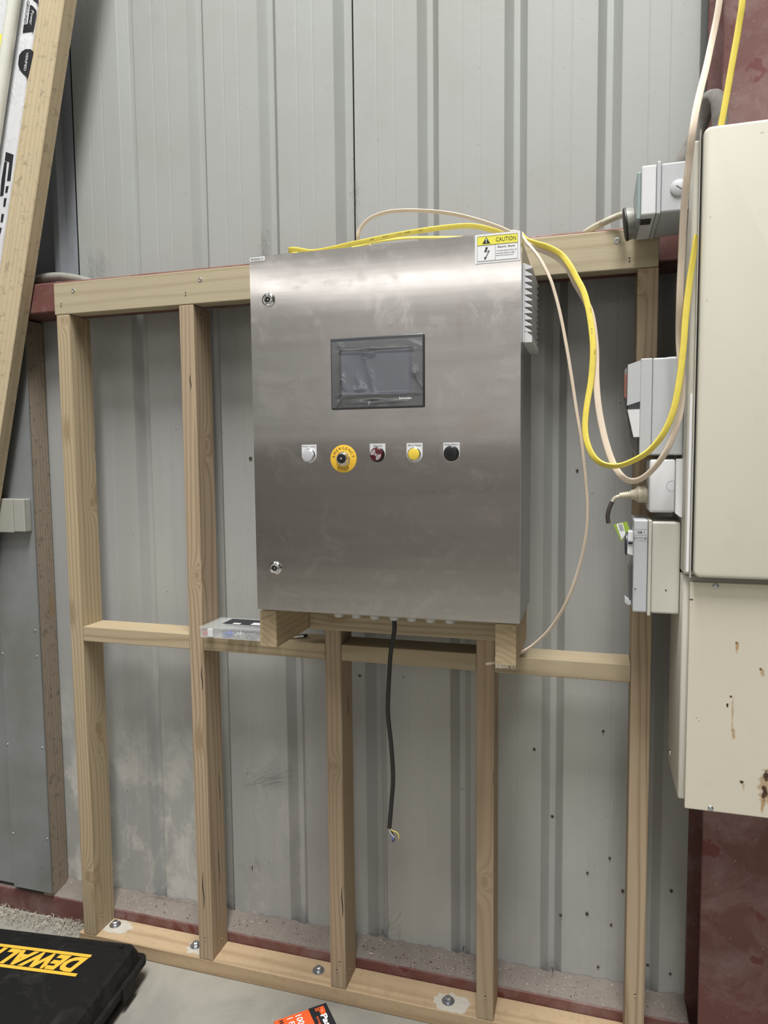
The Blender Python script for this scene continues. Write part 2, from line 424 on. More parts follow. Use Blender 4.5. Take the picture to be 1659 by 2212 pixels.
def spots_mat(name, base, spots, dirt, rough=.45, fleck=.35):
    """paint with rust marks at given world places (x, z, rx, rz, strength, colour)"""
    k = NT(name); v = k.geo()
    c = k.mix(k.noise(k.mapping(src=v), 5, 4, .6), tuple(x*.95 for x in base), tuple(x*1.03 for x in base))
    c = k.mix(k.ramp(k.noise(k.mapping(src=v, loc=(3, 1, 5)), 7, 6, .7, 1.5), [(.56, 0), (.78, fleck)]), c, dirt)
    nz = k.noise(k.mapping(src=v), 130, 4, .6); p = k.sep(v)
    for x, z, rx, rz, s_, col in spots:
        a = k.math('DIVIDE', k.math('SUBTRACT', p[0], x), rx); b = k.math('DIVIDE', k.math('SUBTRACT', p[2], z), rz)
        d = k.math('SQRT', k.math('ADD', k.math('MULTIPLY', a, a), k.math('MULTIPLY', b, b)))
        d = k.math('ADD', d, k.math('MULTIPLY', k.math('SUBTRACT', nz, .5), 2.2))
        c = k.mix(k.ramp(d, [(.6, s_), (1.15, 0)]), c, col)
    k.col(c); k.b.inputs['Roughness'].default_value = rough; k.bump(k.noise(k.mapping(src=v), 220, 2), .05, .001)
    return k.m
CREAM = (.64, .62, .50)
def ct(base): return base
def clearmat():
    k = NT('clear_plastic'); k.col((.80, .84, .84)); k.b.inputs['Roughness'].default_value = .15
    k.b.inputs['Transmission Weight'].default_value = .0; k.b.inputs['Alpha'].default_value = .20
    return k.m
M['clear'] = clearmat()
def filmmat():
    k = NT('protective_film'); v = k.mapping(); t = k.t
    g = k.n('ShaderNodeBsdfGlossy'); g.inputs['Roughness'].default_value = .16; g.inputs['Color'].default_value = (.9, .92, .96, 1)
    tr = k.n('ShaderNodeBsdfTransparent'); mx = k.n('ShaderNodeMixShader'); bp = k.n('ShaderNodeBump')
    k.l(k.noise(v, 9, 2, .4, 1.4), bp.inputs['Height']); bp.inputs['Strength'].default_value = .6; bp.inputs['Distance'].default_value = .006
    k.l(bp.outputs[0], g.inputs['Normal'])
    mx.inputs[0].default_value = .18
    k.l(tr.outputs[0], mx.inputs[1]); k.l(g.outputs[0], mx.inputs[2]); k.l(mx.outputs[0], t.nodes['Material Output'].inputs['Surface'])
    return k.m
M['film'] = filmmat()
def wrapmat():
    k = NT('white_wrap'); v = k.mapping()
    k.col(k.mix(k.noise(v, 12, 4), (.56, .57, .60), (.68, .69, .71))); k.b.inputs['Roughness'].default_value = .22
    k.bump(k.noise(k.mapping((1, 1, .4)), 30, 4, .6, 1.0), .55, .006); return k.m
M['wrap'] = wrapmat()
def casemat():
    k = NT('black_case'); v = k.mapping()
    c = k.mix(k.ramp(k.noise(v, 9, 6, .72, 1.0), [(.50, 0), (.78, .28)]), (.009, .009, .009), (.09, .085, .075))
    c = k.mix(k.ramp(k.noise(v, 60, 4, .7), [(.72, 0), (.76, .6)]), c, (.35, .34, .31))
    k.col(c); k.b.inputs['Roughness'].default_value = .6; k.b.inputs['Specular IOR Level'].default_value = .22; k.bump(k.noise(v, 350, 3, .6), .35, .0008); return k.m
M['case'] = casemat()

# ------------------------------------------------------------------ the setting
fl = BM(); 
abox(fl, -8, 8, -10, .6, -.1, 0); o = obj('floor', fl, M['floor']); tag(o, 'dusty grey concrete floor', kind='structure')
PAN = .165
def ribprof(x0, x1, ribs, h=.03, out=1, creases=True):
    """profile points (x, dy); ribs: list of (x, kind)"""
    P = [(x0, 0)]; last = x0
    def pan(a, b):
        if creases and b-a > .12:
            for t in (.36, .64):
                xx = a+(b-a)*t; P.append((xx-.003, 0)); P.append((xx, .0006 if t in (.36, .64) else .0004)); P.append((xx+.003, 0))
    for r in ribs:
        x, kd = r
        pan(last, x)
        P.append((x, 0))
        if kd == 'rib': P += [(x+.002, .002), (x+.020, h-.002), (x+.022, h), (x+.037, h), (x+.039, h-.002), (x+.057, .002), (x+.059, 0)]; last = x+.059
        if kd == 'ridge': P += [(x+.008, -.022), (x+.028, -.022), (x+.036, 0)]; last = x+.036
        if kd == 'end': P += [(x+.022, h), (x+.044, h), (x+.047, h-.005)]; last = None
        if kd == 'end2': P += [(x+.024, h), (x+.040, h), (x+.044, h-.004), (x+.057, h-.004), (x+.059, h-.008)]; last = None
    if last is not None:
        pan(last, x1); P.append((x1, 0))
    return P
def sheet(name, prof, z0, z1, mat, parent, Y=PAN, t=.0015, dent=0.0):
    bm = BM(); nz = 8
    zs = [z0+(z1-z0)*i/nz for i in range(nz+1)]; F = []; B = []
    rnd = random.Random(name+str(z0))
    for z in zs:
        F.append([bm.verts.new((x, Y+d, z)) for x, d in prof]); B.append([bm.verts.new((x, Y+d+t, z)) for x, d in prof])
    n = len(prof)
    for i in range(nz):
        for j in range(n-1):
            bm.faces.new((F[i][j], F[i][j+1], F[i+1][j+1], F[i+1][j])); bm.faces.new((B[i][j+1], B[i][j], B[i+1][j], B[i+1][j+1]))
        bm.faces.new((F[i][0], F[i+1][0], B[i+1][0], B[i][0])); bm.faces.new((F[i][-1], B[i][-1], B[i+1][-1], F[i+1][-1]))
    for j in range(n-1):
        bm.faces.new((F[0][j], B[0][j], B[0][j+1], F[0][j+1])); bm.faces.new((F[-1][j], F[-1][j+1], B[-1][j+1], B[-1][j]))
    return obj(name, bm, mat, parent)
wb = thing('wall_back', 'grey ribbed metal sheet wall behind the timber frame', None, (0, 0, 0), kind='structure')
obj('backing', box(-1.6, 3.2, .225, .24, 0, 7.2), M['dark'], wb)  # near-black sheet, its colour stands in for shade in the open laps
UL = 1.985
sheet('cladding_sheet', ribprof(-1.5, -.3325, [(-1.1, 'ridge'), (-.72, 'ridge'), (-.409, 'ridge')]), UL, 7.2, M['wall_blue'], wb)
sheet('cladding_sheet', ribprof(-.3275, 0, [(-.162, 'rib'), (.073, 'rib'), (.301, 'rib'), (.531, 'end')]), UL, 7.2, M['wall_up'], wb)
sheet('cladding_sheet', ribprof(.590, 3.2, [(.767, 'rib'), (.998, 'rib'), (1.228, 'rib'), (1.462, 'rib'), (1.70, 'rib'), (1.95, 'rib')]), UL, 7.2, M['wall_up'], wb)
sheet('cladding_sheet', ribprof(-1.5, 0, [(-1.1, 'ridge'), (-.405, 'ridge'), (-.150, 'rib'), (.098, 'rib'), (.349, 'rib'), (.601, 'end2')]), .002, UL, M['wall_low'], wb, Y=PAN+.002)
sheet('cladding_sheet', ribprof(.6635, 3.2, [(.852, 'rib'), (1.104, 'rib'), (1.356, 'rib'), (1.7, 'rib'), (1.95, 'rib')]), .002, UL, M['wall_low'], wb, Y=PAN+.002)
# rusty punctures in the lower sheets
for px, py in ((1154, 1619), (1303, 1580), (1193, 1764), (1269, 1886), (1268, 1974), (1345, 1925), (1320, 1998), (1211, 1977), (1247, 1016), (1450, 1925), (1448, 2104), (1292, 2089), (1399, 2085), (541, 990), (1317, 1854), (777, 1460)):
    p = onY(px, py, PAN-.0005); bm = BM(); r = random.uniform(.0035, .006)
    acyl(bm, p+Vector((0, .0008, 0)), p, r, seg=10); acyl(bm, p, p+Vector((0, -.0012, 0)), r*.45, seg=8, mi=1)
    obj('rusty_hole', bm, [plain('rust_halo', (.14, .12, .095), .8) if 'rh' not in M else M['rh'], M['ink']], wb)
    M['rh'] = bpy.data.materials['rust_halo']
# far side of the shed behind the camera: wall, added glowing band, roof with skylight openings
fw = M['far'] = plain('far_wall_paint', (.72, .705, .69), .8)
bm = BM(); abox(bm, -8, 8, -9.1, -9, 1.72, 4.03); abox(bm, -8, 8, -9.1, -9, 4.20, 7.2)
abox(bm, -8, 8, -9.1, -9, 0, 1.719, mi=1)
wf = tag(obj('wall_front', bm, [fw, plain('far_dado', (.36, .335, .315), .8)]), 'far shed wall behind the camera', kind='structure')
k = NT('added_glow'); k.b.inputs['Base Color'].default_value = (1, 1, 1, 1)
k.b.inputs['Emission Color'].default_value = (1, .96, .93, 1); k.b.inputs['Emission Strength'].default_value = 3.6  # emissive band added to give the steel door its bright reflection
tag(obj('glow_band_1', box(-8, 8, -9.08, -9.04, 4.03, 4.20), k.m), 'long glowing band added to the far wall for the steel door to reflect', kind='structure')
for o_ in (wf, bpy.data.objects['glow_band_1']):
    o_.data.transform(Matrix.Translation((0, -9, 0)) @ Matrix.Rotation(-.17, 4, 'Z') @ Matrix.Translation((0, 9, 0)))
bm = BM()
for x0, x1, y0, y1 in ((-8, -3.2, -10, .3), (-2.0, .55, -10, .3), (1.75, 8, -4.3, .3), (1.75, 8, -10, -6.9), (2.95, 8, -6.9, -4.3), (-3.2, -2.0, -1.3, .3), (-3.2, -2.0, -10, -4.5), (.55, 1.75, -.6, .3), (.55, 1.75, -10, -3.5)):
    abox(bm, x0, x1, y0, y1, 7.2, 7.25)
tag(obj('ceiling', bm, plain('roof_sheet', (.34, .35, .35), .7)), 'shed roof with skylight openings', kind='structure')
# bottom channel with dust, purlin, column
t1 = obj('trim_1', box(-1.5, 1.485, .092, .166, 0, .074, .003), M['red']); tag(t1, 'red steel channel along the foot of the wall', kind='structure')
bm = BM(); N = 220
rnd = random.Random(3); rows = []
for i in range(N+1):
    x = -1.5+2.98*i/N
    hs = [.0005, .0035+.002*rnd.random(), .007+.003*rnd.random(), .010+.004*rnd.random(), .016+.010*rnd.random()]
    ys = [.0945, .112, .130, .150, .1655]
    rows.append([bm.verts.new((x, y+rnd.uniform(-.001, .001), .074+h)) for y, h in zip(ys, hs)])
for a, b in zip(rows, rows[1:]):
    for j in range(4): bm.faces.new((a[j], a[j+1], b[j+1], b[j]))
obj('settled_dust', bm, M['dust'], t1, smooth=True, kind='stuff')
# pebbles, chips and splinters along the ledge
bm = BM(); rnd = random.Random(5)
for i in range(420):
    x = rnd.uniform(-.4, 1.45) if i % 3 else rnd.gauss(.72, .13); y = rnd.uniform(.10, .16); s = rnd.uniform(.0006, .0018)*(1.9 if rnd.random() < .05 else 1)
    if not -.5 < x < 1.46: continue
    z = .079+(y-.095)*.15
    mt = Matrix.Translation((x, y, z)) @ Matrix.Rotation(rnd.uniform(0, 6), 4, Vector((rnd.random(), rnd.random(), rnd.random()+.1)).normalized()) @ Matrix.Diagonal((s*rnd.uniform(.8, 2.4), s, s*.7, 1))
    n0 = len(bm.faces); bmesh.ops.create_icosphere(bm, subdivisions=1, radius=1, matrix=mt); bm.faces.ensure_lookup_table()
    mi = rnd.choice((0, 0, 1)); 
    for f in bm.faces[n0:]: f.material_index = mi
obj('loose_chips', bm, [M['shaving'], plain('rust_chip', (.12, .06, .045), .9)], t1, kind='stuff')
# bent nails sticking out of the dust
for px, py, dx in ((545, 1880, .006), (826, 2018, .006), (1000, 2054, .006), (1195, 2100, -.004)):
    p = onY(px, py, .15); p.z = max(p.z, .085); bm = BM(); sweep(bm, [p, p+Vector((dx*.4, -.004, .012)), p+Vector((dx, -.010, .024))], .0016, seg=6)
    obj('nail', bm, plain('dull_nail', (.22, .21, .20), .5, .7) if 'dn' not in M else M['dn'], t1); M['dn'] = bpy.data.materials['dull_nail']
g = obj('trim_2', box(-1.5, 1.552, .046, .165, 1.967, 2.055, .004, 2), M['red']); tag(g, 'red steel girt behind the top rail', kind='structure')
col = thing('steel_column', 'dark red oxide steel column right of the frame carrying the cream switchboards', 'column', (1.556, .08, 0))
obj('flange', box(1.488, 1.640, 0, .011, 0, 7.2, .002), M['red'], col)
obj('flange', box(1.478, 1.640, .150, .163, 0, 7.2, .002), M['red'], col)
obj('web', box(1.552, 1.560, .0115, .1495, 0, 7.2), M['red'], col)
obj('base_plate', box(1.462, 1.66, -.02, .09, 0.0005, .014, .002), M['red'], col)
# cobwebs on the sheets
def web(name, centre, n, spread, drop, seed, parent):
    bm = BM(); rnd = random.Random(seed)
    for i in range(n):
        a = centre+Vector((rnd.uniform(-1, 1)*spread[0], rnd.uniform(-.004, 0), rnd.uniform(-1, 1)*spread[1]))
        d = Vector((drop[0]*rnd.uniform(.2, 1.2)+rnd.uniform(-.012, .012), 0, drop[1]*rnd.uniform(.2, 1.2)+rnd.uniform(-.012, .012)))
        pts = [a+d*t+Vector((rnd.uniform(-1, 1)*.006, rnd.uniform(-.003, .001), rnd.uniform(-1, 1)*.006)) for t in (0, .33, .66, 1)]
        sweep(bm, pts, .00017, seg=4, n=3)
    return obj(name, bm, M['cobweb'], parent, kind='stuff')
web('cobweb', onY(205, 570, PAN-.004), 34, (.035, .05), (.03, -.05), 1, wb)
web('cobweb', onY(160, 500, PAN-.004), 12, (.012, .06), (.01, -.04), 2, wb)
web('cobweb', onY(765, 420, PAN-.002), 26, (.006, .07), (.006, -.03), 3, wb)
web('cobweb', onY(570, 520, PAN-.002), 18, (.012, .05), (.008, -.03), 4, wb)
web('cobweb', onY(560, 1690, PAN-.004), 26, (.06, .02), (.10, .055), 5, wb)
web('cobweb', onY(540, 1870, PAN-.004), 18, (.05, .04), (.04, -.03), 6, wb)
web('cobweb', onY(850, 1990, PAN-.004), 18, (.03, .05), (-.03, -.04), 7, wb)
web('cobweb', onY(350, 1935, PAN-.006), 22, (.07, .008), (.05, -.02), 8, wb)

# ------------------------------------------------------------------ timber frame
ZT = 2.0365; ZR = ZT-.09
fr = thing('timber_frame', 'pale pine stud frame with top rail and bottom plate against the metal wall', 'frame', (.52, .045, 0))
def timber(name, x0, x1, y0, y1, z0, z1, mat, parent=fr, bev=.0022):
    bm = box(x0, x1, y0, y1, z0, z1, bev, 2); return obj(name, bm, mat, parent)
rail = timber('top_rail', -.287, 1.3665, 0, .0445, ZR, ZT, W_rail)
def screwhead(p, r, parent, name='screw'):
    bm = BM(); alathe(bm, p, (0, -1, 0), [(-.0002, r), (.0006, r), (.0010, r*.9), (.0007, r*.55), (-.0004, r*.4), (-.0004, 0)], 20)
    bm2 = obj(name, bm, M['zinc'], parent, smooth=True)
    bm = BM(); acyl(bm, p+Vector((0, .0005, 0)), p+Vector((0, -.0003, 0)), r*1.25, seg=20); return bm2
for px, py in ((158, 628), (432, 604.5), (1333, 520)): screwhead(onY(px, py, 0), .0072 if px > 1000 else .0062, rail)
def nailhole(p, parent, n=(0, -1, 0)):
    bm = BM(); q = Vector(p); N_ = Vector(n)
    u, v, d = frame_of(N_)
    sweep(bm, [q-v*.005, q, q+v*.004], .0016, .0003, seg=6, face=N_, n=2)
    alathe(bm, q+v*-.002, N_, [(0, .0022), (.0018, .0016), (.002, 0)], 8, mi=1)
    return obj('nail_hole', bm, [M['ink'], M['shaving']], parent)
for px, py in ((132, 658), (401, 634), (1360, 560)): nailhole(onY(px, py, -.0004), rail)
SX = [-.2812, .1272, .5428, .9520, 1.3219]; SM = [W['z'], W_pink, W_pink, W_pink, W_pink]
studs = [timber('stud', x, x+.045, 0, .09, .0455, ZR-.001, SM[i]) for i, x in enumerate(SX)]
for i in range(4):
    x0, x1 = SX[i]+.0455, SX[i+1]-.0005
    timber('nog', x0, x1, 0 if i != 2 else .001, .09, .979, 1.0235, W['x'])
plate = timber('bottom_plate', -.3, 1.60 if False else 1.44, 0, .0905, .0005, .045, W_plate)
def bolt(p, parent, r=.0085):
    bm = BM(); z = (0, 0, 1)
    alathe(bm, p, z, [(0, r*2.0), (.002, r*2.0), (.002, r*.9)], 28)
    alathe(bm, p, z, [(.002, r*1.3), (.0045, r*1.3), (.005, r*1.1)], 24)
    alathe(bm, p, z, [(.005, r*1.02), (.0125, r*1.02), (.0135, r*.85), (.0135, 0)], 6)
    return obj('bolt', bm, M['zinc'], parent)
def chalk(p, rx, ry, seed, parent):
    bm = BM(); rnd = random.Random(seed); vs = []
    for i in range(26):
        a = 2*PI*i/26; q = 1+rnd.uniform(-.16, .16)
        x, y = p.x+rx*q*math.cos(a), min(max(p.y+ry*q*math.sin(a), .002), .0885); vs.append(bm.verts.new((x, y, .04535)))
    bm.faces.new(vs); return obj('drill_dust', bm, plain('pale_drill_dust', (.52, .49, .43), .9, 0, .15, nscale=60) if 'dd' not in M else M['dd'], parent, label='patch of pale drilling dust')
for i, ((px, py), (rx, ry)) in enumerate(zip(((249, 1998), (423, 2043), (688, 2097), (968, 2163)), ((.05, .03), (.035, .03), (0, 0), (.05, .035)))):
    p = onZ(px, py, .045)
    if rx: chalk(p+Vector((.012, -.004, 0)), rx, ry, i, plate); M['dd'] = bpy.data.materials['pale_drill_dust']
    bolt(p, plate, .0088)
for (px, py, i) in ((593, 2011, 1),): pass
# skewed nail marks at the stud feet and heads
for i, (px, py) in ((1, (443, 2028)), (2, (727, 2097)), (3, (1048, 2154)), (4, (1372, 2150)), (2, (734, 2080))): nailhole(onY(px, py, -.0005), studs[i])
for i, (px, py) in ((0, (219, 1975)), (1, (478, 2025)), (2, (755, 2090)), (0, (168, 714)), (1, (433, 684))): nailhole(onX(px, py, SX[i]+.0455), studs[i], (1, 0, 0))
# splits in the studs
for i, (px, py, h) in ((1, (439, 1925, .055)), (2, (739, 1948, .045)), (1, (436, 1465, .035)), (1, (411, 825, .02))):
    p = onY(px, py, -.0006); bm = BM()
    sweep(bm, [p+Vector((0, 0, -h)), p+Vector((.0015, 0, -h*.4)), p+Vector((-.001, 0, h*.3)), p+Vector((.0008, 0, h))], lambda t: .0003+.0013*math.sin(PI*min(max(t, .01), .99)), .0004, seg=6, n=4)
    obj('split', bm, M['ink'], studs[i])
for i, (px, py, h) in ((1, (473, 1870, .05)), (1, (474, 1700, .04)), (2, (752, 1525, .03)), (3, (1066, 1680, .02))):
    p = onX(px, py, SX[i]+.0456); bm = BM()
    sweep(bm, [p+Vector((0, 0, -h)), p+Vector((0, .0015, -h*.4)), p+Vector((0, -.001, h*.3)), p+Vector((0, .0008, h))], lambda t: .0003+.0009*math.sin(PI*min(max(t, .01), .99)), .0004, seg=6, n=4, face=Vector((1, 0, 0)))
    obj('split', bm, M['ink'], studs[i])
led = timber('ledger', .517, 1.0305, -.0455, -.0005, 1.072, 1.1615, W['x'])
W_end = wood('pine_along_y_blocks', 'y', (.56, .45, .29), (.40, .29, .17), ring=80, rc=(.40, 1.0), knot=.5)
timber('support_block', .4735, .5165, -.2445, -.0005, 1.0745, 1.1635, W_end)
blk = timber('support_block', 1.031, 1.0765, -.2445, -.0005, 1.0715, 1.1635, W_end)
bm = BM(); rnd = random.Random(11)
for i in range(26):
    x = 1.032+.043*rnd.random(); z = 1.0715+rnd.uniform(-.001, .002)
    sweep(bm, [Vector((x, -.2440, z+.004)), Vector((x+rnd.uniform(-.002, .002), -.246, z-.002)), Vector((x+rnd.uniform(-.004, .004), -.246, z-rnd.uniform(.003, .007)))], .0006, seg=4, n=2)
obj('splinters', bm, M['shaving'], blk, kind='stuff')

# ------------------------------------------------------------------ stainless control cabinet
DY = -.2725; X0, X1, Z1, Z0 = .4835, 1.0855, 1.9722, 1.1722
cab = thing('control_cabinet', 'brushed stainless steel control cabinet with touch screen hung on the timber frame', 'cabinet', (.7845, -.14, Z0-.007))
bm = box(X0+.004, X1-.001, -.2525, -.006, 1.1655, 1.9655, .003, 2); obj('body', bm, M['steeledge'], cab)
# door: one sheet, very slightly dished, with folded edges
bm = BM(); nx, nz = 24, 40; G = []
for j in range(nz+1):
    row = []
    for i in range(nx+1):
        u, v = i/nx, j/nz
        bow = -.0012*math.sin(PI*u)*math.sin(PI*min(1, v))+.0042*max(0, (v-.90)/.10)**2*0
        y = DY+bow+.0008*math.sin(7*v+2*u)*math.sin(PI*u)*math.sin(PI*v)
        row.append(bm.verts.new((X0+(X1-X0)*u, y, Z0+(Z1-Z0)*v)))
    G.append(row)
for j in range(nz):
    for i in range(nx): bm.faces.new((G[j][i], G[j][i+1], G[j+1][i+1], G[j+1][i]))
loop = [G[0][i] for i in range(nx+1)]+[G[j][nx] for j in range(1, nz+1)]+[G[nz][i] for i in range(nx-1, -1, -1)]+[G[j][0] for j in range(nz-1, 0, -1)]
back = [bm.verts.new((v.co.x, DY+.0165, v.co.z)) for v in loop]
for i in range(len(loop)):
    j = (i+1) % len(loop); bm.faces.new((loop[j], loop[i], back[i], back[j]))
bm.faces.new(back)
es = [e for e in bm.edges if e.verts[0] in set(loop) and e.verts[1] in set(loop) and e.is_manifold and abs(e.calc_face_angle(0)) > .8]
bmesh.ops.bevel(bm, geom=es, offset=.0016, segments=2, affect='EDGES')
door = obj('door', bm, M['steel'], cab, smooth=True)
obj('door_gasket', box(X0+.008, X1-.005, DY+.0165, -.2525, Z0-.004, Z1-.010), M['blackrub'], cab)
S = (0, -1, 0)
def lock(px, py):
    p = onY(px, py, DY-.001); p.y = DY-.001; bm = BM()
    alathe(bm, p, S, [(-.001, .0150), (.0015, .0150), (.0042, .0122), (.0046, .0112), (.0040, .0100), (.0040, .0088), (.0046, .0080), (.0046, .0062), (.001, .0058), (.001, 0)], 40)
    l_ = obj('lock', bm, M['chrome'], cab, smooth=True)
    bm = BM(); acyl(bm, p+Vector((0, -.0015, 0)), p+Vector((0, -.0022, 0)), .0057, seg=24)
    q = p+Vector((0, -.0047, 0)); abox(bm, q.x-.0085, q.x-.004, q.y, q.y+.0004, q.z-.0022, q.z+.0004); abox(bm, q.x+.004, q.x+.0085, q.y, q.y+.0004, q.z+.0002, q.z+.0022)
    obj('key_slot', bm, M['ink'], l_)
    bm = BM(); alathe(bm, p, S, [(.002, .0018), (.0042, .0018), (.0046, .0012), (.0046, 0)], 14); obj('pin', bm, M['chrome'], l_)
lock(580, 648); lock(595, 1227)
# touch screen
sx0, sx1, sz0, sz1 = .6765, .8855, 1.6265, 1.7805
ts = obj('touch_screen', box(sx0, sx1, DY-.0075, DY-.0015, sz0, sz1, .0028, 3), M['bezel'], cab, smooth=True)
ix0, ix1, iz0, iz1 = .7025, .8605, 1.6565, 1.7485
obj('display_glass', box(ix0, ix1, DY-.0079, DY-.0074, iz0, iz1), M['glass'], ts)
# wrinkled protective film still on the screen
bm = BM(); nx, nz = 80, 60; G = []
def filmh(u, v):
    x = sx0+.003+(sx1-sx0-.006)*u; z = sz0+.004+(sz1-sz0-.012)*v
    dx = max(ix0-x, x-ix1, 0); dz = max(iz0-z, z-iz1, 0)
    e = math.exp(-(min(abs(x-ix0), abs(x-ix1))/.004)**2)*(1 if iz0-.004 < z < iz1+.004 else .2)+math.exp(-(min(abs(z-iz0), abs(z-iz1))/.003)**2)*(1 if ix0-.004 < x < ix1+.004 else .2)
    h = .0012*e+.0022*math.exp(-((x-.775)/.02)**2-((z-1.632)/.010)**2)
    h += .0011*max(0, math.sin((x-.70)*160+math.sin(z*90)*1.5))*math.exp(-((x-.742)/.03)**2-((z-1.675)/.022)**2)
    h += .0010*math.exp(-((x-.760-.25*(1.72-z))/.006)**2)*(1 if 1.66 < z < 1.735 else .1)
    h += .0009*math.exp(-((z-(1.7-(x-.862)*1.6))/.004)**2)*(1 if x > .86 else 0)+.0009*math.exp(-((z-(1.648+(x-.70)*1.2))/.003)**2)*(1 if x < .702 else 0)
    for fx, fz, wx, wz, hh_ in ((.765, 1.744, .016, .007, .0022), (.742, 1.668, .012, .007, .0018), (.7725, 1.700, .0035, .022, .0012), (.706, 1.685, .003, .020, .0012), (.868, 1.700, .006, .010, .0016), (.700, 1.765, .004, .010, .0012), (.79, 1.641, .05, .004, .0012)):
        h += hh_*math.exp(-((x-fx)/wx)**2-((z-fz)/wz)**2)*(1+.5*math.sin(x*900+z*500))
    return x, z, h
for j in range(nz+1):
    G.append([bm.verts.new((filmh(i/nx, j/nz)[0], DY-.0082-filmh(i/nx, j/nz)[2], filmh(i/nx, j/nz)[1])) for i in range(nx+1)])
for j in range(nz):
    for i in range(nx): bm.faces.new((G[j][i], G[j][i+1], G[j+1][i+1], G[j+1][i]))
obj('protective_film', bm, M['film'], ts, smooth=True)
text_obj('lettering', 'Magelis', M['gprint'], ts, (.6985+.006, DY-.0078, 1.7633), (1, 0, 0), (0, 0, 1), height=.0042)
text_obj('lettering', 'Schneider', M['whitepr'], ts, (.8455, DY-.0096, 1.6468), (1, 0, 0), (0, 0, 1), height=.0052, bold=.012)
text_obj('lettering', 'Electric', M['gprint'], ts, (.8475, DY-.0096, 1.6418), (1, 0, 0), (0, 0, 1), height=.0028)
text_obj('lettering', 'P', M['gprint'], ts, (.7655, DY-.0098, 1.6385), (1, 0, 0), (0, 0, 1), height=.0085, bold=.03)
# control row
def legend(cx, word):
    x0, x1, zt, zc = cx-.0175, cx+.0175, 1.5515, 1.5275
    poly = [(x0+.001, zt), (x0, zt-.001)]+[(cx-.0175*math.cos(a), zc-.0175*math.sin(a)) for a in [PI*i/20 for i in range(21)]]+[(x1, zt-.001), (x1-.001, zt)]
    bm = BM(); prism(bm, poly, 'y', DY-.0028, DY-.0012); pl = obj('legend_plate', bm, M['white'], cab)
    text_obj('lettering', word, M['ink'], pl, (cx, DY-.0029, 1.5468), (1, 0, 0), (0, 0, 1), height=.0040, width=(.020 if len(word) < 6 else .029), bold=.0)
    return pl
def cap(name, cx, cz, mat, r=.0135, h=.010, ring='chrome', flat=True):
    p = Vector((cx, DY-.0028, cz)); bm = BM()
    alathe(bm, p, S, [(0, r*1.18), (.003, r*1.18), (.0045, r*1.05)], 36)
    b = obj(name, bm, M[ring], cab, smooth=True)
    bm = BM(); alathe(bm, p, S, [(.003, r), (h-.0015, r), (h-.0004, r*.94), (h, r*.82), (h, 0)] if flat else [(.003, r), (h*.5, r*.98), (h*.85, r*.75), (h, r*.4), (h*1.02, 0)], 40)
    obj('lens', bm, mat, b, smooth=True); return b
legend(.6205, 'Power Lamp'); cap('pilot_lamp', .6205, 1.5270, M['lampw'], h=.012)
legend(.7805, 'Alarm'); al = cap('alarm_lamp', .7805, 1.5275, M['red_lens'], .0140, .013, 'black')
legend(.8630, 'Alarm Reset'); cap('reset_button', .8625, 1.5275, M['ylens'], .0125, .008)
legend(.9430, 'Relay Alarm'); bz = cap('buzzer', .9430, 1.5285, M['black'], .0140, .012, 'black')
bm = BM()  # white sound-wave mark on the alarm lens
pc = Vector((.7805-.0003, DY-.0162, 1.5275))
def arc(bm, c, r, a0, a1, wdt, n=14):
    for i in range(n):
        A, B = a0+(a1-a0)*i/n, a0+(a1-a0)*(i+1)/n
        vs = [bm.verts.new((c.x+rr*math.cos(t), c.y, c.z+rr*math.sin(t))) for rr, t in ((r-wdt/2, A), (r+wdt/2, A), (r+wdt/2, B), (r-wdt/2, B))]
        bm.faces.new(vs)
arc(bm, pc, .0018, 0, 2*PI, .0010)
for r in (.0050, .0078, .0106): arc(bm, pc, r, PI*.55, PI*1.02, .0012); arc(bm, pc, r, -PI*.48, -PI*.02+.15, .0012)
obj('sound_mark', bm, M['whitepr'], al)
bm = BM(); c0 = Vector((.9430, DY-.0150, 1.5285))
for ring, cnt in ((0, 1), (.0026, 6), (.0052, 12), (.0078, 18)):
    for i in range(cnt):
        a = 2*PI*i/cnt; p = c0+Vector((ring*math.cos(a), 0, ring*math.sin(a))); acyl(bm, p, p+Vector((0, -.0002, 0)), .0007, seg=6)
obj('grille_holes', bm, plain('hole_black', (.002, .002, .002), .9), bz)
# emergency stop (head removed)
p = Vector((.7015, DY-.0012, 1.5195)); bm = BM()
alathe(bm, p, S, [(0, .0305), (.0014, .0305), (.0016, .0300), (.0016, 0)], 56); es_ = obj('emergency_stop', bm, M['yellow'], cab, smooth=True)
bm = BM(); alathe(bm, p, S, [(.0014, .0155), (.004, .0155), (.0045, .0140), (.013, .0128), (.0138, .0118), (.0138, .0100), (.007, .0098), (.007, 0)], 40); obj('collar', bm, M['chrome'], es_, smooth=True)
bm = BM(); alathe(bm, p, S, [(.0065, .0098), (.0125, .0096), (.0135, .0085), (.0135, .0035), (.0165, .0030), (.0165, 0)], 12); obj('stem', bm, M['black'], es_)
bm = BM(); alathe(bm, p, S, [(.016, .0032), (.0175, .0026), (.0178, 0)], 12); obj('stem_tip', bm, M['chrome'], es_)
def ringtext(word, a_mid, step, r, up, parent):
    bm = BM(); n = len(word)
    for i, ch in enumerate(word):
        a = a_mid+(i-(n-1)/2)*step*(-1 if up else 1)
        c = Vector((p.x+r*math.cos(a), DY-.0029, p.z+r*math.sin(a)))
        rad = Vector((math.cos(a), 0, math.sin(a))); tan = Vector((math.sin(a), 0, -math.cos(a)))
        if not up: rad, tan = -rad, -tan
        join_bm(bm, text_mesh(ch, c, tan, rad, height=.0062, extr=.0001))
    obj('lettering', bm, M['ink'], parent)
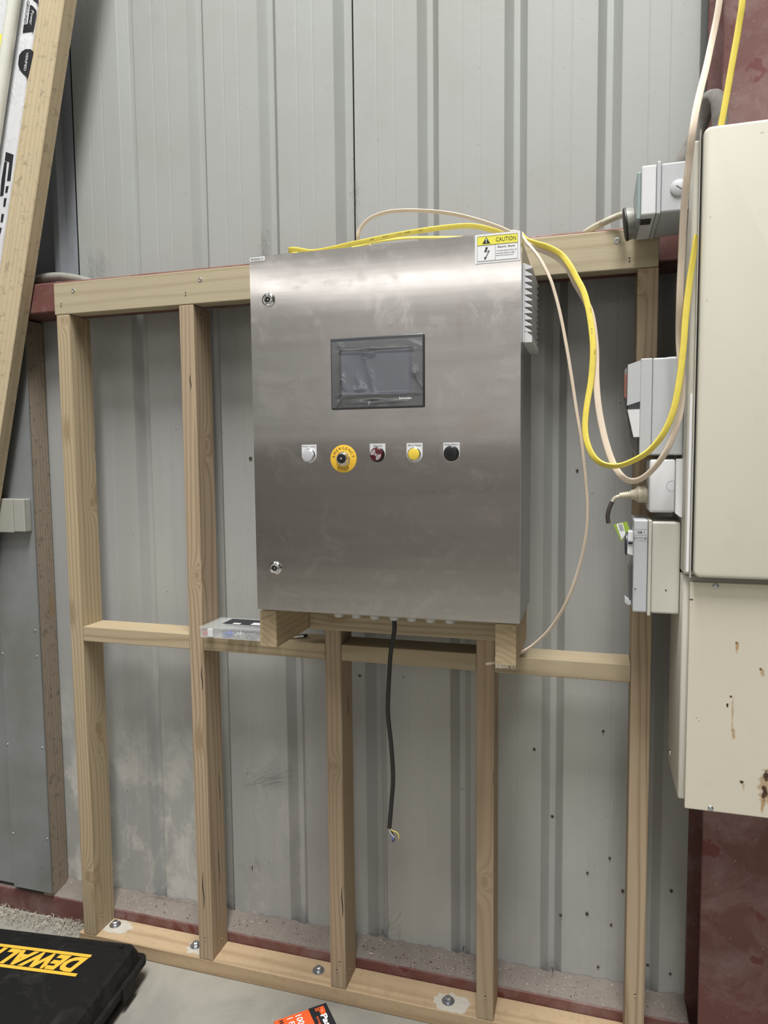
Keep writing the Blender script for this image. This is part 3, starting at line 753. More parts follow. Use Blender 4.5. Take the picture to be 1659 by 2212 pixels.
ringtext('EMERGENCY', PI*.50, .335, .0232, True, es_); ringtext('STOP', -PI*.5, .33, .0232, False, es_)
# caution sticker
cx0, cx1, cz0, cz1 = .9925, 1.0835, 1.9135, 1.9710; y = DY-.0022
st = obj('caution_sticker', box(cx0, cx1, y, DY-.0006, cz0, cz1), M['whitepr'], cab)
ax0, ax1, az0, az1 = cx0+.0045, cx1-.0045, cz0+.004, cz1-.004; zm = az1-.0175
bm = BM(); abox(bm, ax0, ax1, y-.0002, y, zm, az1, mi=1)
for a, b, c, d in ((ax0, ax1, az0, az0+.0005), (ax0, ax1, az1-.0005, az1), (ax0, ax0+.0005, az0, az1), (ax1-.0005, ax1, az0, az1), (ax0, ax1, zm-.0005, zm), (ax0+.0365, ax0+.0371, az0, zm)): abox(bm, a, b, y-.0004, y-.0001, c, d)
zt = (zm+az1)/2
prism(bm, [(ax0+.0105, zt-.0065), (ax0+.0265, zt-.0065), (ax0+.0185, zt+.0070)], 'y', y-.0004, y-.0002)
prism(bm, [(ax0+.0178, zt-.0018), (ax0+.0192, zt-.0018), (ax0+.0198, zt+.0038), (ax0+.0172, zt+.0038)], 'y', y-.0006, y-.0004, mi=2)
acyl(bm, (ax0+.0185, y-.0006, zt-.0040), (ax0+.0185, y-.0004, zt-.0040), .0011, seg=10, mi=2)
bx, bz_ = ax0+.0175, az0+.0160
prism(bm, [(bx+.0005, bz_+.0120), (bx+.0045, bz_+.0105), (bx+.0008, bz_+.0040), (bx-.0030, bz_+.0025)], 'y', y-.0004, y-.0002)
prism(bm, [(bx-.0028, bz_+.0032), (bx-.0022, bz_+.0018), (bx+.0080, bz_+.0050), (bx+.0070, bz_+.0034)][:4], 'y', y-.0004, y-.0002)
prism(bm, [(bx+.0068, bz_+.0050), (bx+.0080, bz_+.0044), (bx+.0002, bz_-.0100), (bx-.0010, bz_-.0092)], 'y', y-.0004, y-.0002)
prism(bm, [(bx-.0030, bz_-.0075), (bx+.0018, bz_-.0098), (bx-.0026, bz_-.0135)], 'y', y-.0004, y-.0002)
obj('print', bm, [M['ink'], M['ystick'], M['whitepr']], st)
text_obj('lettering', 'CAUTION', M['ink'], st, (ax0+.0580, y-.0004, zt), (1, 0, 0), (0, 0, 1), width=.0400, height=.0080)
text_obj('lettering', 'Electric  Shock', M['ink'], st, (ax0+.0590, y-.00005, zm-.0060), (1, 0, 0), (0, 0, 1), width=.035, height=.0036, bold=.02)
for i, s_ in enumerate(('To avoid electric shock, do', 'not touch wires or other', 'electrical components.')):
    text_obj('lettering', s_, M['ink'], st, (ax0+.0385, y-.00005, zm-.0135-.0048*i), (1, 0, 0), (0, 0, 1), height=.0031, width=(.0415, .0380, .0355)[i], align='LEFT', bold=.01)
sl = obj('serial_label', box(X0+.002, X0+.0385, DY-.0018, DY-.0006, Z1-.0105, Z1-.0015), M['whitepr'], cab)
text_obj('lettering', 'BN2022214', M['ink'], sl, (X0+.020, DY-.0020, Z1-.0060), (1, 0, 0), (0, 0, 1), width=.030, height=.0048, bold=.01)
# ventilation filter on the right side
vt = obj('vent_grille', box(X1-.001, X1+.004, -.235, -.055, 1.757, 1.917, .001), M['white'], cab)
nsl = 11
bm = BM(); prism(bm, [(X1+.003, 1.757), (X1+.019, 1.757), (X1+.019, 1.770), (X1+.006, 1.780), (X1+.003, 1.780)], 'y', -.232, -.058); obj('slat', bm, M['white'], vt)
for i in range(nsl):
    z = 1.778+i*.0127
    bm = BM(); prism(bm, [(X1+.0035, z), (X1+.0170, z+.0020), (X1+.0185, z+.0035), (X1+.0185, z+.0055), (X1+.0035, z+.0125)] if i == nsl-1 else [(X1+.0035, z+.0005), (X1+.0185, z+.0005), (X1+.0185, z+.0022), (X1+.0035, z+.0115)], 'y', -.232, -.058)
    obj('slat', bm, M['white'], vt)
for gx in (.656, .700, .745, .792, .834, .878, .923):
    bm = BM(); alathe(bm, (gx, -.195, 1.1655), (0, 0, -1), [(0, .0125), (.004, .0125), (.0045, .0120), (.016, .0115), (.0195, .009), (.0195, .0)], 18)
    obj('cable_gland', bm, M['glandw'], cab, smooth=True)
# black cable hanging from the fourth gland
pts = [Vector((.792, -.195, 1.148)), Vector((.792, -.195, 1.12))]+[onY(px, py, yy) for px, py, yy in ((844, 1410, -.190), (840, 1470, -.186), (838, 1540, -.183), (845, 1610, -.180), (849, 1680, -.178), (845, 1740, -.177), (841, 1788, -.176))]
bc = thing('black_cable', 'black cable hanging from under the stainless cabinet, its cut end showing coloured wires', 'cable', pts[-1])
bm = BM(); sweep(bm, pts, .0052, seg=16); obj('sheath', bm, M['blackrub'], bc, smooth=True)
e = pts[-1]; Vv = Vector
for nm, mt, q in (('blue_wire', 'blue', [e+Vv((0, -.001, .004)), e+Vv((.003, -.002, -.008)), e+Vv((.008, -.003, -.020)), e+Vv((.011, -.002, -.030))]),
                  ('brown_wire', 'brown', [e+Vv((.002, 0, .004)), e+Vv((.006, 0, -.008)), e+Vv((.012, -.001, -.020)), e+Vv((.013, -.001, -.031))]),
                  ('black_wire', 'black', [e+Vv((.001, .002, .004)), e+Vv((.005, .001, -.010)), e+Vv((.009, 0, -.022)), e+Vv((.008, -.002, -.034))]),
                  ('grey_wire', 'greyplas', [e+Vv((-.001, -.002, .004)), e+Vv((.004, -.003, -.010)), e+Vv((.010, -.003, -.018)), e+Vv((.013, -.002, -.022))])):
    bm = BM(); sweep(bm, q, .0014, seg=8); obj(nm, bm, M[mt], bc, smooth=True)
bm = BM(); sweep(bm, [e+Vv((.002, 0, .003)), e+Vv((.006, -.002, -.004)), e+Vv((.018, -.004, -.006)), e+Vv((.024, -.004, -.012)), e+Vv((.024, -.004, -.022))], .0011, seg=8); obj('yellow_wire', bm, M['cab_y'], bc, smooth=True)

# ------------------------------------------------------------------ cables
def cable(name, label, path, rw, rt, mat, extra=(), tw=None, group=None):
    pts = [onY(a, b, c) for a, b, c in path]
    bm = BM(); sweep(bm, pts, rw, rt, seg=14, twist=tw, n=7)
    o = obj(name, bm, mat, smooth=True); return tag(o, label, 'cable', group)
cp = [(1590, -1500, -.05), (1580, -700, -.05), (1568, -250, -.07), (1558, -30, -.10), (1531, 120, -.13), (1503, 240, -.30), (1487, 360, -.30), (1477, 460, -.28), (1472, 560, -.26), (1468, 650, -.25), (1467, 740, -.23), (1473, 818, -.235), (1470, 885, -.24), (1456, 935, -.25), (1436, 980, -.255), (1404, 1020, -.25), (1375, 1038, -.245), (1349, 1034, -.24), (1327, 1006, -.23), (1308, 953, -.22), (1294, 885, -.21), (1288, 818, -.20), (1287, 751, -.19), (1278, 683, -.18), (1262, 645, -.17), (1243, 612, -.16), (1224, 575, -.15), (1199, 553, -.13), (1167, 539, -.11), (1140, 527, -.10), (1128, 508, -.09), (1112, 503, -.08), (1092, 504, -.07)]
tw = [.3]*13+[.5, .6, .7, .7, .5, .2, 0, .1, .2, .3, .4, .5, .5, .5, .7, .9, 1.0, 1.0, 1.0, 1.0]
cable('flat_cable', 'thick cream flat cable looping down beside the switchboard and back up to the stainless cabinet', cp, .0066, .0028, M['cab_c'], tw=tw)
yp = [(1503, 508, -.243), (1499, 545, -.246), (1489, 612, -.25), (1481, 683, -.255), (1476, 751, -.258), (1468, 818, -.26), (1455, 885, -.262), (1434, 935, -.263), (1403, 973, -.262), (1370, 994, -.26), (1336, 1006, -.252), (1304, 1003, -.24), (1282, 986, -.23), (1268, 955, -.222), (1264, 919, -.215), (1268, 875, -.21), (1277, 818, -.205), (1281, 751, -.20), (1274, 683, -.19), (1262, 633, -.18), (1245, 599, -.17), (1230, 572, -.16), (1211, 549, -.145), (1184, 534, -.13), (1161, 527, -.115), (1138, 519, -.10), (1127, 509, -.10), (1112, 508, -.10), (1092, 511, -.10)]
tw = [1.2, .7, .3, .1, .1, .1, .2, .4, .6, .7, .8, .7, .5, .3, .3, .2, 0, 0, .1, .2, .3, .4, .5, .6, .7, .8, .8, .8, .8]
yc = cable('flat_cable', 'yellow flat cable looping from behind the switchboard door to the stainless cabinet', yp, .0062, .0026, M['cab_y'], tw=tw)
for (px, py), s_, ang in (((1274, 670), 'OKO', 1.48), ((1276, 715), '073 M', 1.50), ((1283, 760), '0908', 1.58)):
    c_ = onY(px+2, py, -.2065 if py < 700 else -.2105)
    text_obj('lettering', s_, M['ink'], yc, c_, (math.cos(-ang), 0, math.sin(-ang)), (math.sin(ang), 0, math.cos(ang)), height=.0035, local=True)
cable('flat_cable', 'yellow flat cable dropping from above behind the top of the switchboard door', [(1640, -1500, -.10), (1625, -700, -.15), (1614, -250, -.18), (1606, -30, -.20), (1595, 60, -.2), (1581, 140, -.2), (1568, 215, -.2), (1557, 275, -.2)], .0060, .0026, M['cab_y'], tw=[.2, .2, .2, .2, .2, .1, .1, .1])
ty = [(1092, 510, -.12), (1070, 499, -.13), (1021, 488, -.14), (964, 491, -.15), (906, 499, -.16), (848, 509, -.16), (790, 521, -.16), (751, 529, -.15), (713, 538, -.14), (674, 544, -.13), (640, 539, -.13), (625, 540, -.12), (640, 545, -.10), (690, 543, -.08)]
t2 = cable('flat_cable', 'yellow flat cable bowed up above the top edge of the stainless cabinet', ty, .0056, .0024, M['cab_y'], tw=[.3]*14)
for px, py, s_ in ((803, 518, '2508'), (832, 512, '092 M'), (862, 506, '1 C 3'), (880, 503, 'M/068'), (908, 499, '9060')):
    text_obj('lettering', s_, M['ink'], t2, onY(px, py-1, -.1645), (1, 0, .16), (-.16, 0, 1), height=.0035, local=True)
cable('flat_cable', 'short yellow flat cable just showing behind the cabinet top edge', [(760, 535, -.12), (820, 521, -.12), (880, 514, -.12), (940, 513, -.12), (1000, 513, -.12)], .0045, .0022, M['cab_y'], tw=[.9]*5)
tc = [(1115, 512, -.10), (1095, 498, -.10), (1041, 478, -.10), (983, 463, -.10), (925, 456, -.10), (867, 455, -.10), (829, 460, -.10), (798, 473, -.10), (779, 493, -.10), (773, 511, -.10), (778, 523, -.09), (800, 530, -.06)]
cable('flat_cable', 'cream flat cable arching highest above the stainless cabinet', tc, .0042, .0022, M['cab_c'], tw=[.6]*12)
th = [(1092, 504, -.12), (1112, 503, -.12), (1127, 508, -.12), (1139, 525, -.13), (1150, 537, -.14), (1167, 560, -.15), (1187, 599, -.155), (1198, 632, -.155), (1211, 683, -.155), (1224, 751, -.155), (1235, 818, -.155), (1245, 885, -.155), (1256, 953, -.155), (1265, 1037, -.155), (1269, 1100, -.155), (1265, 1160, -.15), (1250, 1228, -.14), (1225, 1298, -.13), (1190, 1356, -.11), (1152, 1393, -.10), (1122, 1411, -.12)]
cable('flat_cable', 'thin cream flat cable hanging in a long bow right of the stainless cabinet', th, .0036, .0021, M['cab_c'], tw=[.9, .9, .9, .9, .8, .7, .5, .4, .3, .3, .3, .3, .3, .3, .3, .3, .3, .4, .5, .6, .6])
cable('cable_offcut', 'thin cream cable end poking out left of the right support block', [(1050, 1434, -.20), (1058, 1433, -.20), (1068, 1431, -.19)], .0028, .0018, M['cab_c'])
cable('conduit', 'grey dusty cable lying on the red girt behind the left end of the top rail', [(30, 640, .10), (66, 612, .09), (95, 601, .09), (130, 598, .10), (165, 603, .11), (200, 612, .12), (240, 625, .125)], .0135, .0135, M['cab_g'])
# ------------------------------------------------------------------ right hand switchboards
RB, RO = (.06, .030, .015), (.40, .25, .11)
def at(px, py, Y): q = onY(px, py, Y); return q.x, q.z
sp = []
for px, py, rx, rz, s_, c_ in ((1591, 1389, .0022, .0028, 1, RB), (1592, 1398, .0028, .010, .8, RO), (1644, 1446, .0025, .0028, 1, RB), (1647, 1452, .004, .008, .7, RO), (1578, 1504, .0022, .0024, 1, RB), (1582, 1545, .0018, .036, .6, RO),
                          (1571, 1524, .0016, .004, 1, RB), (1584, 1585, .003, .012, .7, RO), (1602, 1689, .0032, .0032, 1, RB), (1606, 1698, .003, .006, .6, RO), (1654, 1700, .010, .034, .75, RO), (1647, 1735, .003, .016, .8, RO), (1655, 1675, .0045, .009, 1, RB), (1651, 1712, .0045, .013, 1, RB),
                           (1482, 1475, .0018, .008, 1, (.03, .025, .02)), (1492, 1295, .004, .0015, .9, RB), (1504, 1551, .0008, .0008, 1, RB), (1510, 1557, .0008, .0008, 1, RB)):
    x, z = at(px, py, -.228); sp.append((x, z, rx*1.3, rz*1.2, s_, c_))
M['creamL'] = spots_mat('cream_paint_rusty', (.66, .62, .515), sp, (.52, .49, .42), fleck=.2)
M['creamU'] = spots_mat('cream_paint', (.64, .615, .53), [(*at(1534, 470, -.25), .0012, .0012, 1, RB), (*at(1527, 650, -.25), .0012, .003, .8, (.3, .29, .2)), (*at(1645, 288, -.25), .004, .002, .5, (.3, .29, .2))], (.50, .49, .42), fleck=.3)
M['creamS'] = spots_mat('cream_side_paint', (.60, .58, .51), [], (.42, .41, .36))
lo = thing('switchboard_cabinet', 'cream steel lower switchboard box with rust marks and screwed cover', 'cabinet', (1.58, -.11, .80))
obj('body', box(1.4065, 1.80, -.2125, -.001, .806, 1.2775, .005, 3), M['creamS'], lo, smooth=True)
obj('cover_seal', box(1.420, 1.80, -.2165, -.2125, .803, 1.263), M['blackrub'], lo)
cv = obj('cover', box(1.4185, 1.82, -.2285, -.217, .7955, 1.2665, .002, 2), M['creamL'], lo)
def panscrew(px, py, Y, parent, r=.0052):
    p_ = onY(px, py, Y); bm = BM(); alathe(bm, p_, S, [(0, r), (.0012, r), (.0028, r*.7), (.0032, r*.3), (.0032, 0)], 20)
    s0 = obj('screw', bm, M['zinc'], parent, smooth=True)
    bm = BM(); abox(bm, p_.x-.0022, p_.x+.0022, p_.y-.0036, p_.y-.0030, p_.z-.0005, p_.z+.0005); abox(bm, p_.x-.0005, p_.x+.0005, p_.y-.0036, p_.y-.0030, p_.z-.0022, p_.z+.0022); obj('slot', bm, M['ink'], s0)
lo.location = lo.location
for px, py in ((1546, 1266), (1535, 1746)):
    p_ = onY(px, py, -.2285); bm = BM(); alathe(bm, p_, S, [(0, .0055), (.0012, .0055), (.003, .0038), (.0034, .0015), (.0034, 0)], 20); abox(bm, p_.x-.0026, p_.x+.0026, p_.y-.0040, p_.y-.0030, p_.z-.0005, p_.z+.0005)
    obj('screw', bm, M['zinc'], cv, smooth=True)
for z in (1.195, .842):
    bm = BM(); alathe(bm, (1.4065, -.06, z), (-1, 0, 0), [(0, .007), (.002, .0065), (.004, .003), (.004, 0)], 14); obj('rivet', bm, M['zinc'], lo, smooth=True)
up = thing('switchboard_cabinet', 'tall cream steel switchboard cabinet with rounded door on the red column', 'cabinet', (1.62, -.11, 1.28))
obj('body', box(1.4065, 1.80, -.2220, -.001, 1.2795, 2.125, .006, 3), M['creamS'], up, smooth=True)
obj('frame_lip', box(1.4168, 1.4185, -.238, -.222, 1.276, 2.137, .0005), M['creamS'], up)
bm = BM(); dx0, dx1, dz0, dz1 = 1.4215, 1.815, 1.2795, 2.1345; rings = []
for yy, ins in ((-.234, 0), (-.2470, 0), (-.2500, .0008), (-.2518, .0026), (-.2525, .0055)):
    rr = .013-ins; cx0, cx1, cz0, cz1 = dx0+.013, dx1-.013, dz0+.013, dz1-.013; ring = []
    for cx, cz, a0 in ((cx1, cz1, 0), (cx0, cz1, PI/2), (cx0, cz0, PI), (cx1, cz0, 1.5*PI)):
        for i in range(7): ring.append(bm.verts.new((cx+rr*math.cos(a0+PI/12*i), yy, cz+rr*math.sin(a0+PI/12*i))))
    rings.append(ring)
for a, b in zip(rings, rings[1:]):
    for i in range(len(a)): bm.faces.new((a[i], a[(i+1) % len(a)], b[(i+1) % len(a)], b[i]))
bm.faces.new(rings[0]); bm.faces.new(rings[-1])
obj('door', bm, M['creamU'], up, smooth=True)
obj('door_seal', box(1.4195, 1.80, -.2380, -.2220, 1.290, 2.125), M['blackrub'], up)
ls = obj('label_strip', box(1.4112, 1.4160, -.2238, -.2218, 1.2860, 1.640), M['whitepr'], up)
# ------------------------------------------------------------------ outlets and isolators on the switchboard side
XB = 1.4062
# 1: round-capped outlet, top
b1 = thing('power_outlet', 'topmost grey outlet box above the rail with round grimy cap and cable', 'outlet', (1.37, -.10, 2.0))
obj('base', box(1.354, XB, -.175, -.0015, 2.010, 2.106, .003, 2), M['greyplas'], b1)
obj('lip', box(1.3455, 1.3535, -.178, -.0008, 2.007, 2.1105, .002, 2), M['greyplas'], b1)
obj('lid', box(1.3165, 1.345, -.175, -.0015, 2.008, 2.106, .003, 2), M['white'], b1)
p_ = onY(1467, 406, -.1755); bm = BM(); alathe(bm, p_, S, [(0, .0165), (.002, .0165), (.0035, .0145), (.0035, 0)], 32); kn = obj('knockout_plug', bm, M['greyplas'], b1, smooth=True)
bm = BM(); q = [(p_.x-.006, p_.z+.0036), (p_.x-.0055, p_.z+.0050), (p_.x+.006, p_.z-.0036), (p_.x+.0055, p_.z-.0050)]; prism(bm, [q[0], q[1], q[2], q[3]], 'y', p_.y-.0038, p_.y-.0034); obj('slot', bm, M['ink'], kn)
obj('cover_flap', box(1.3085, 1.3165, -.165, -.02, 2.004, 2.098, .002), plain('smoky_flap', (.30, .36, .36), .2), b1)
pc = Vector((1.3085, -.085, 2.022))
bm = BM(); alathe(bm, pc, (-1, 0, -.12), [(0, .031), (.014, .0335), (.0155, .0335)], 36); obj('cap', bm, M['cab_g'], b1, smooth=True)
bm = BM(); alathe(bm, pc+Vector((-.0155, 0, -.0019)), (-1, 0, -.12), [(0, .0345), (.004, .0345), (.006, .031), (.006, 0)], 36); obj('seal', bm, M['blackrub'], b1, smooth=True)
bm = BM(); abox(bm, 1.318, 1.338, -.150, -.120, 2.0045, 2.0085, .001); obj('latch', bm, M['blackrub'], b1)
bm = BM(); sweep(bm, [onY(a, b, c) for a, b, c in [(1357, 462, -.05), (1338, 466, -.02), (1310, 478, .0), (1282, 492, .03), (1255, 510, .07), (1235, 530, .10)]], .0075, seg=14); obj('power_cord', bm, M['cab_w'], b1, smooth=True, label='dusty cream cord')
# 2: isolator
b2 = thing('isolator_switch', 'tall grey isolator with sloping front flap and red lever', 'switch', (1.37, -.11, 1.52))
obj('base', box(1.345, XB, -.172, -.07, 1.5205, 1.7205, .003, 2), M['greyplas'], b2)
obj('lid', box(1.3215, 1.3445, -.172, -.07, 1.5205, 1.7205, .002, 2), M['greyplas'], b2)
bm = BM(); prism(bm, [(1.3215, 1.7175), (1.2965, 1.7095), (1.2960, 1.6250), (1.3215, 1.6330)], 'y', -.168, -.10); obj('upper_shroud', bm, M['greyplas'], b2)
bm = BM(); prism(bm, [(1.3215, 1.640), (1.2990, 1.632), (1.2990, 1.612), (1.3215, 1.612)], 'y', -.150, -.10); obj('shroud_recess', bm, M['gprint'], b2)
bm = BM(); prism(bm, [(1.3215, 1.6170), (1.2970, 1.6165), (1.3100, 1.5590), (1.3215, 1.5590)], 'y', -.166, -.10); obj('lower_shroud', bm, M['white'], b2)
bm = BM(); prism(bm, [(1.2955, 1.640), (1.2905, 1.645), (1.2905, 1.690), (1.2960, 1.695)], 'y', -.150, -.115); obj('lever', bm, M['copper'], b2)
bm = BM(); prism(bm, [(1.2958, 1.7080), (1.2915, 1.703), (1.2912, 1.622), (1.3040, 1.545), (1.3165, 1.5215), (1.3205, 1.5215), (1.3205, 1.556), (1.3095, 1.557), (1.2962, 1.6155), (1.2958, 1.63)], 'y', -.135, -.10); obj('clear_flap', bm, plain('grey_flap', (.22, .23, .235), .25), b2)
bm = BM(); alathe(bm, (1.386, -.125, 1.7205), (0, 0, 1), [(0, .0165), (.003, .0165), (.005, .014), (.005, 0)], 28); obj('entry_plug', bm, M['greyplas'], b2, smooth=True)
# 3: double outlet
b3 = thing('power_outlet', 'white outlet box with a cream plug pushed into its left side', 'outlet', (1.38, -.11, 1.39))
bm = box(1.3425, 1.3935, -.170, -.07, 1.4005, 1.5125, .006, 3); obj('base', bm, M['white'], b3, smooth=True)
bm = BM(); prism(bm, [(1.3935, 1.4005), (1.4025, 1.3925), (XB, 1.3925), (XB, 1.5130), (1.3935, 1.5125)], 'y', -.178, -.07); obj('mounting_plate', bm, M['whitepr'], b3)
pc2 = onY(1452, 1050, -.1702); bm = BM()
for i in range(36):
    a, b = 2*PI*i/36, 2*PI*(i+1)/36
    bm.faces.new([bm.verts.new((pc2.x+rr*math.cos(t)*.011/1, pc2.y-.0002, pc2.z+rr*math.sin(t)*.011)) for rr, t in ((.97, a), (1.03, a), (1.03, b), (.97, b))])
obj('knockout_ring', bm, M['gprint'], b3)
# plug and cord
pl0 = Vector((1.3425, -.120, 1.4365))
pg = thing('power_plug', 'grimy cream plug with a ribbed neck and short dark-taped cord', 'plug', pl0)
bm = BM(); alathe(bm, pl0, (-1, 0, -.04), [(0, .0185), (.008, .0190), (.0085, .0183), (.019, .0178), (.024, .013), (.030, .0105), (.034, .0095)], 32); obj('plug_body', bm, M['plugc'], pg, smooth=True)
bm = BM(); q = pl0+Vector((-.034, 0, -.0015)); prof = []
for i in range(5): prof += [(i*.0046, .0085-.0004*i), (i*.0046+.0028, .0085-.0004*i), (i*.0046+.0029, .006), (i*.0046+.0045, .006)]
alathe(bm, q, (-1, 0, -.10), prof, 20); obj('strain_relief', bm, M['plugc'], pg)
q2 = q+Vector((-.022, 0, -.003)); ps = [q2, q2+Vector((-.010, 0, -.004)), q2+Vector((-.017, 0, -.014))]
bm = BM(); sweep(bm, ps, .0042, seg=10); obj('cord', bm, M['cab_w'], pg, smooth=True)
bm = BM(); sweep(bm, [ps[-1]+Vector((.001, 0, .002)), ps[-1]+Vector((-.005, 0, -.014)), ps[-1]+Vector((-.008, .0, -.030)), ps[-1]+Vector((-.006, .0, -.046))], .0046, seg=10); obj('taped_cord', bm, plain('dark_tape', (.06, .05, .04), .7, 0, .5, nscale=90), pg, smooth=True)
tg0 = onY(1325, 1133, -.12)
tgx = tag(obj('paper_tag', (lambda bm: (prism(bm, [(tg0.x, tg0.z), (tg0.x+.028, tg0.z+.007), (tg0.x+.034, tg0.z-.010), (tg0.x+.017, tg0.z-.037)], 'y', -.121, -.1195), bm)[1])(BM()), M['green']), 'green and white paper test tag folded round the dark cord', 'tag')
bm = BM(); prism(bm, [(tg0.x+.006, tg0.z+.0006), (tg0.x+.019, tg0.z+.004), (tg0.x+.026, tg0.z-.020), (tg0.x+.018, tg0.z-.033)], 'y', -.1216, -.1211); obj('white_panel', bm, M['whitepr'], tgx)
bm = BM()
for i in range(7):
    a = i/6; x = tg0.x+.010+.004*a; z = tg0.z-.001-.013*a; prism(bm, [(x, z), (x+.008, z+.002), (x+.0082, z+.0032), (x+.0002, z+.0012)], 'y', -.1220, -.1217)
obj('barcode', bm, M['gprint'], tgx)
# 4: lower box
b4 = thing('distribution_box', 'lower cream-grey outlet box below the white one, marked DB 1', 'outlet', (1.37, -.11, 1.18))
M['boxg'] = plain('cream_grey_plastic', (.55, .54, .48), .45, 0, .06, nscale=12)
obj('base', box(1.3495, XB-.0005, -.172, -.035, 1.1865, 1.3815, .004, 2), M['boxg'], b4)
obj('lip', box(1.3425, 1.3492, -.176, -.033, 1.1815, 1.3850, .002, 2), M['boxg'], b4)
ld = obj('lid', box(1.3135, 1.342, -.170, -.040, 1.1870, 1.3845, .003, 2), M['greyplas'], b4)
text_obj('lettering', 'DB 1', M['ink'], ld, (1.3280, -.1703, 1.3585), (1, 0, 0), (0, 0, 1), height=.0050, bold=.01)
text_obj('lettering', 'R11 Y11 B11', M['ink'], ld, (1.3282, -.1703, 1.3460), (1, 0, 0), (0, 0, 1), height=.0045, width=.0275, bold=.01)
bm = BM()
for z in (1.3650, 1.3525, 1.3405): abox(bm, 1.3145, 1.3415, -.1703, -.1700, z, z+.0003)
obj('label_edges', bm, M['gprint'], ld)
for px, py in ((1372, 1272), (1438.5, 1275)):
    p_ = onY(px, py, -.1722); bm = BM(); acyl(bm, p_, p_+Vector((0, -.0004, 0)), .0016, seg=12); obj('hole', bm, M['ink'], b4)
bm = BM(); prism(bm, [(1.3135, 1.356), (1.3035, 1.357), (1.3020, 1.310), (1.3135, 1.306)], 'y', -.150, -.09); obj('socket_shroud', bm, M['white'], b4)
bm = BM(); alathe(bm, (1.3030, -.115, 1.328), (-1, 0, 0), [(0, .026), (.003, .026), (.0045, .022), (.0045, 0)], 32); obj('socket_seal', bm, plain('blue_black_seal', (.03, .035, .06), .4), b4, smooth=True)
bm = BM(); acyl(bm, (1.3035, -.1505, 1.334), (1.3125, -.1505, 1.334), .0035, seg=12); obj('finger_slot', bm, M['ink'], b4)
bm = BM(); prism(bm, [(1.3135, 1.290), (1.3065, 1.275), (1.3075, 1.205), (1.3135, 1.200)], 'y', -.145, -.09); obj('lower_flap', bm, plain('smoked_flap', (.10, .10, .105), .25), b4)
bm = BM(); prism(bm, [(1.3115, 1.206), (1.2990, 1.212), (1.2985, 1.203), (1.3060, 1.198), (1.3115, 1.199)], 'y', -.150, -.115); obj('latch', bm, M['greyplas'], b4)
# grey folded hose behind the upper cabinet
M['felt'].node_tree.nodes['Principled BSDF'].inputs['Roughness'].default_value = .95
bm = BM(); sweep(bm, [onY(1462, 372, .055), onY(1495, 310, .055), onY(1516, 262, .05), onY(1529, 218, .03), onY(1541, 206, .0), onY(1552, 220, -.022), onY(1555, 262, -.030), onY(1556, 330, -.034)], .0165, .011, seg=18)
tag(obj('grey_hose', bm, M['felt'], smooth=True), 'dusty grey hose folded over in front of the red column above the cream cabinet', 'hose')
bm = BM(); sweep(bm, [onY(1654, 1760, .02), onY(1664, 1850, .02), onY(1668, 1960, .02), onY(1664, 2120, .03), onY(1655, 2300, .05)], .016, .016, seg=14)
tag(obj('black_hose', bm, M['blackrub'], smooth=True), 'black hose running down right of the red column at the picture edge', 'hose')

# ------------------------------------------------------------------ left side: lining sheet, old timber, junction box
ln = thing('lining_sheet', 'dull galvanised lining sheet standing at the left behind the leaning plank', 'metal sheet', (-.75, .09, .09))
bm = BM(); prism(bm, [(-.472, .0800), (-.472, .084), (-.4735, .087), (-.4745, .087), (-.4745, .0815), (-.624, .0815), (-.628, .095), (-1.2, .095), (-1.2, .0935), (-.6295, .0935), (-.6255, .0800)], 'z', .092, 1.962)
o_ = obj('panel', bm, M['galv'], ln)
for px, py in ((74, 1362), (79, 1418), (102, 1812), (5, 1412), (16, 1608), (28, 1800), (91, 1615), (76, 1362)):
    p_ = onY(px, py, .0795); bm = BM(); alathe(bm, p_, S, [(0, .0035), (.001, .003), (.0016, 0)], 10); obj('rivet', bm, M['zinc'], ln)
ot = tag(obj('weathered_stud', box(-.512, -.476, .0875, .1625, .076, 1.962, .002, 2), W_old), 'weathered grey-brown timber stud behind the edge of the galvanised sheet', 'timber')
jb = thing('junction_box', 'grey square junction box on the galvanised sheet at the left picture edge', 'junction box', (-.52, .06, 1.30))
M['jbg'] = plain('junction_grey', (.36, .36, .32), .5, 0, .06)
obj('base', box(-.60, -.480, .0605, .0795, 1.298, 1.402, .003, 2), M['jbg'], jb)
obj('lid', box(-.605, -.5215, .0470, .0600, 1.296, 1.404, .003, 2), M['jbg'], jb)
obj('side_cover', box(-.5210, -.4785, .0490, .0600, 1.299, 1.403, .003, 2), M['jbg'], jb)
# leaning things
LA = math.atan(.2535); LROOT = Vector((-.887, 0, 0)); Rm = Matrix.Rotation(LA, 4, 'Y')
def loc_(px, py, Y):
    q = onY(px, py, Y)-LROOT; return Rm.inverted() @ q
lb = thing('leaning_plank', 'long pale pine plank with scuffed face leaning at the upper left', 'plank', LROOT, (0, LA, 0))
bm = BM(); Vs = []
for i in range(13):
    t = i/12; z = .032+3.35*t; tw_ = -.0-.14*max(0, (z-1.9)/1.3); c0 = Vector((-.0725, .0215, z)); wk = 1+.05*max(0, z-2.0); ca, sa = math.cos(tw_), math.sin(tw_)
    ring = []
    for a, b in ((-.0445, -.0215), (-.0465, -.0195), (-.0465, .0195), (-.0445, .0215), (.0445, .0215), (.0465, .0195), (.0465, -.0195), (.0445, -.0215)):
        ring.append(bm.verts.new(c0+Vector((wk*a*ca-b*sa, wk*a*sa+b*ca, 0))))
    Vs.append(ring)
for a, b in zip(Vs, Vs[1:]):
    for i in range(8): bm.faces.new((a[i], a[(i+1) % 8], b[(i+1) % 8], b[i]))
bm.faces.new(Vs[0]); bm.faces.new(Vs[-1])
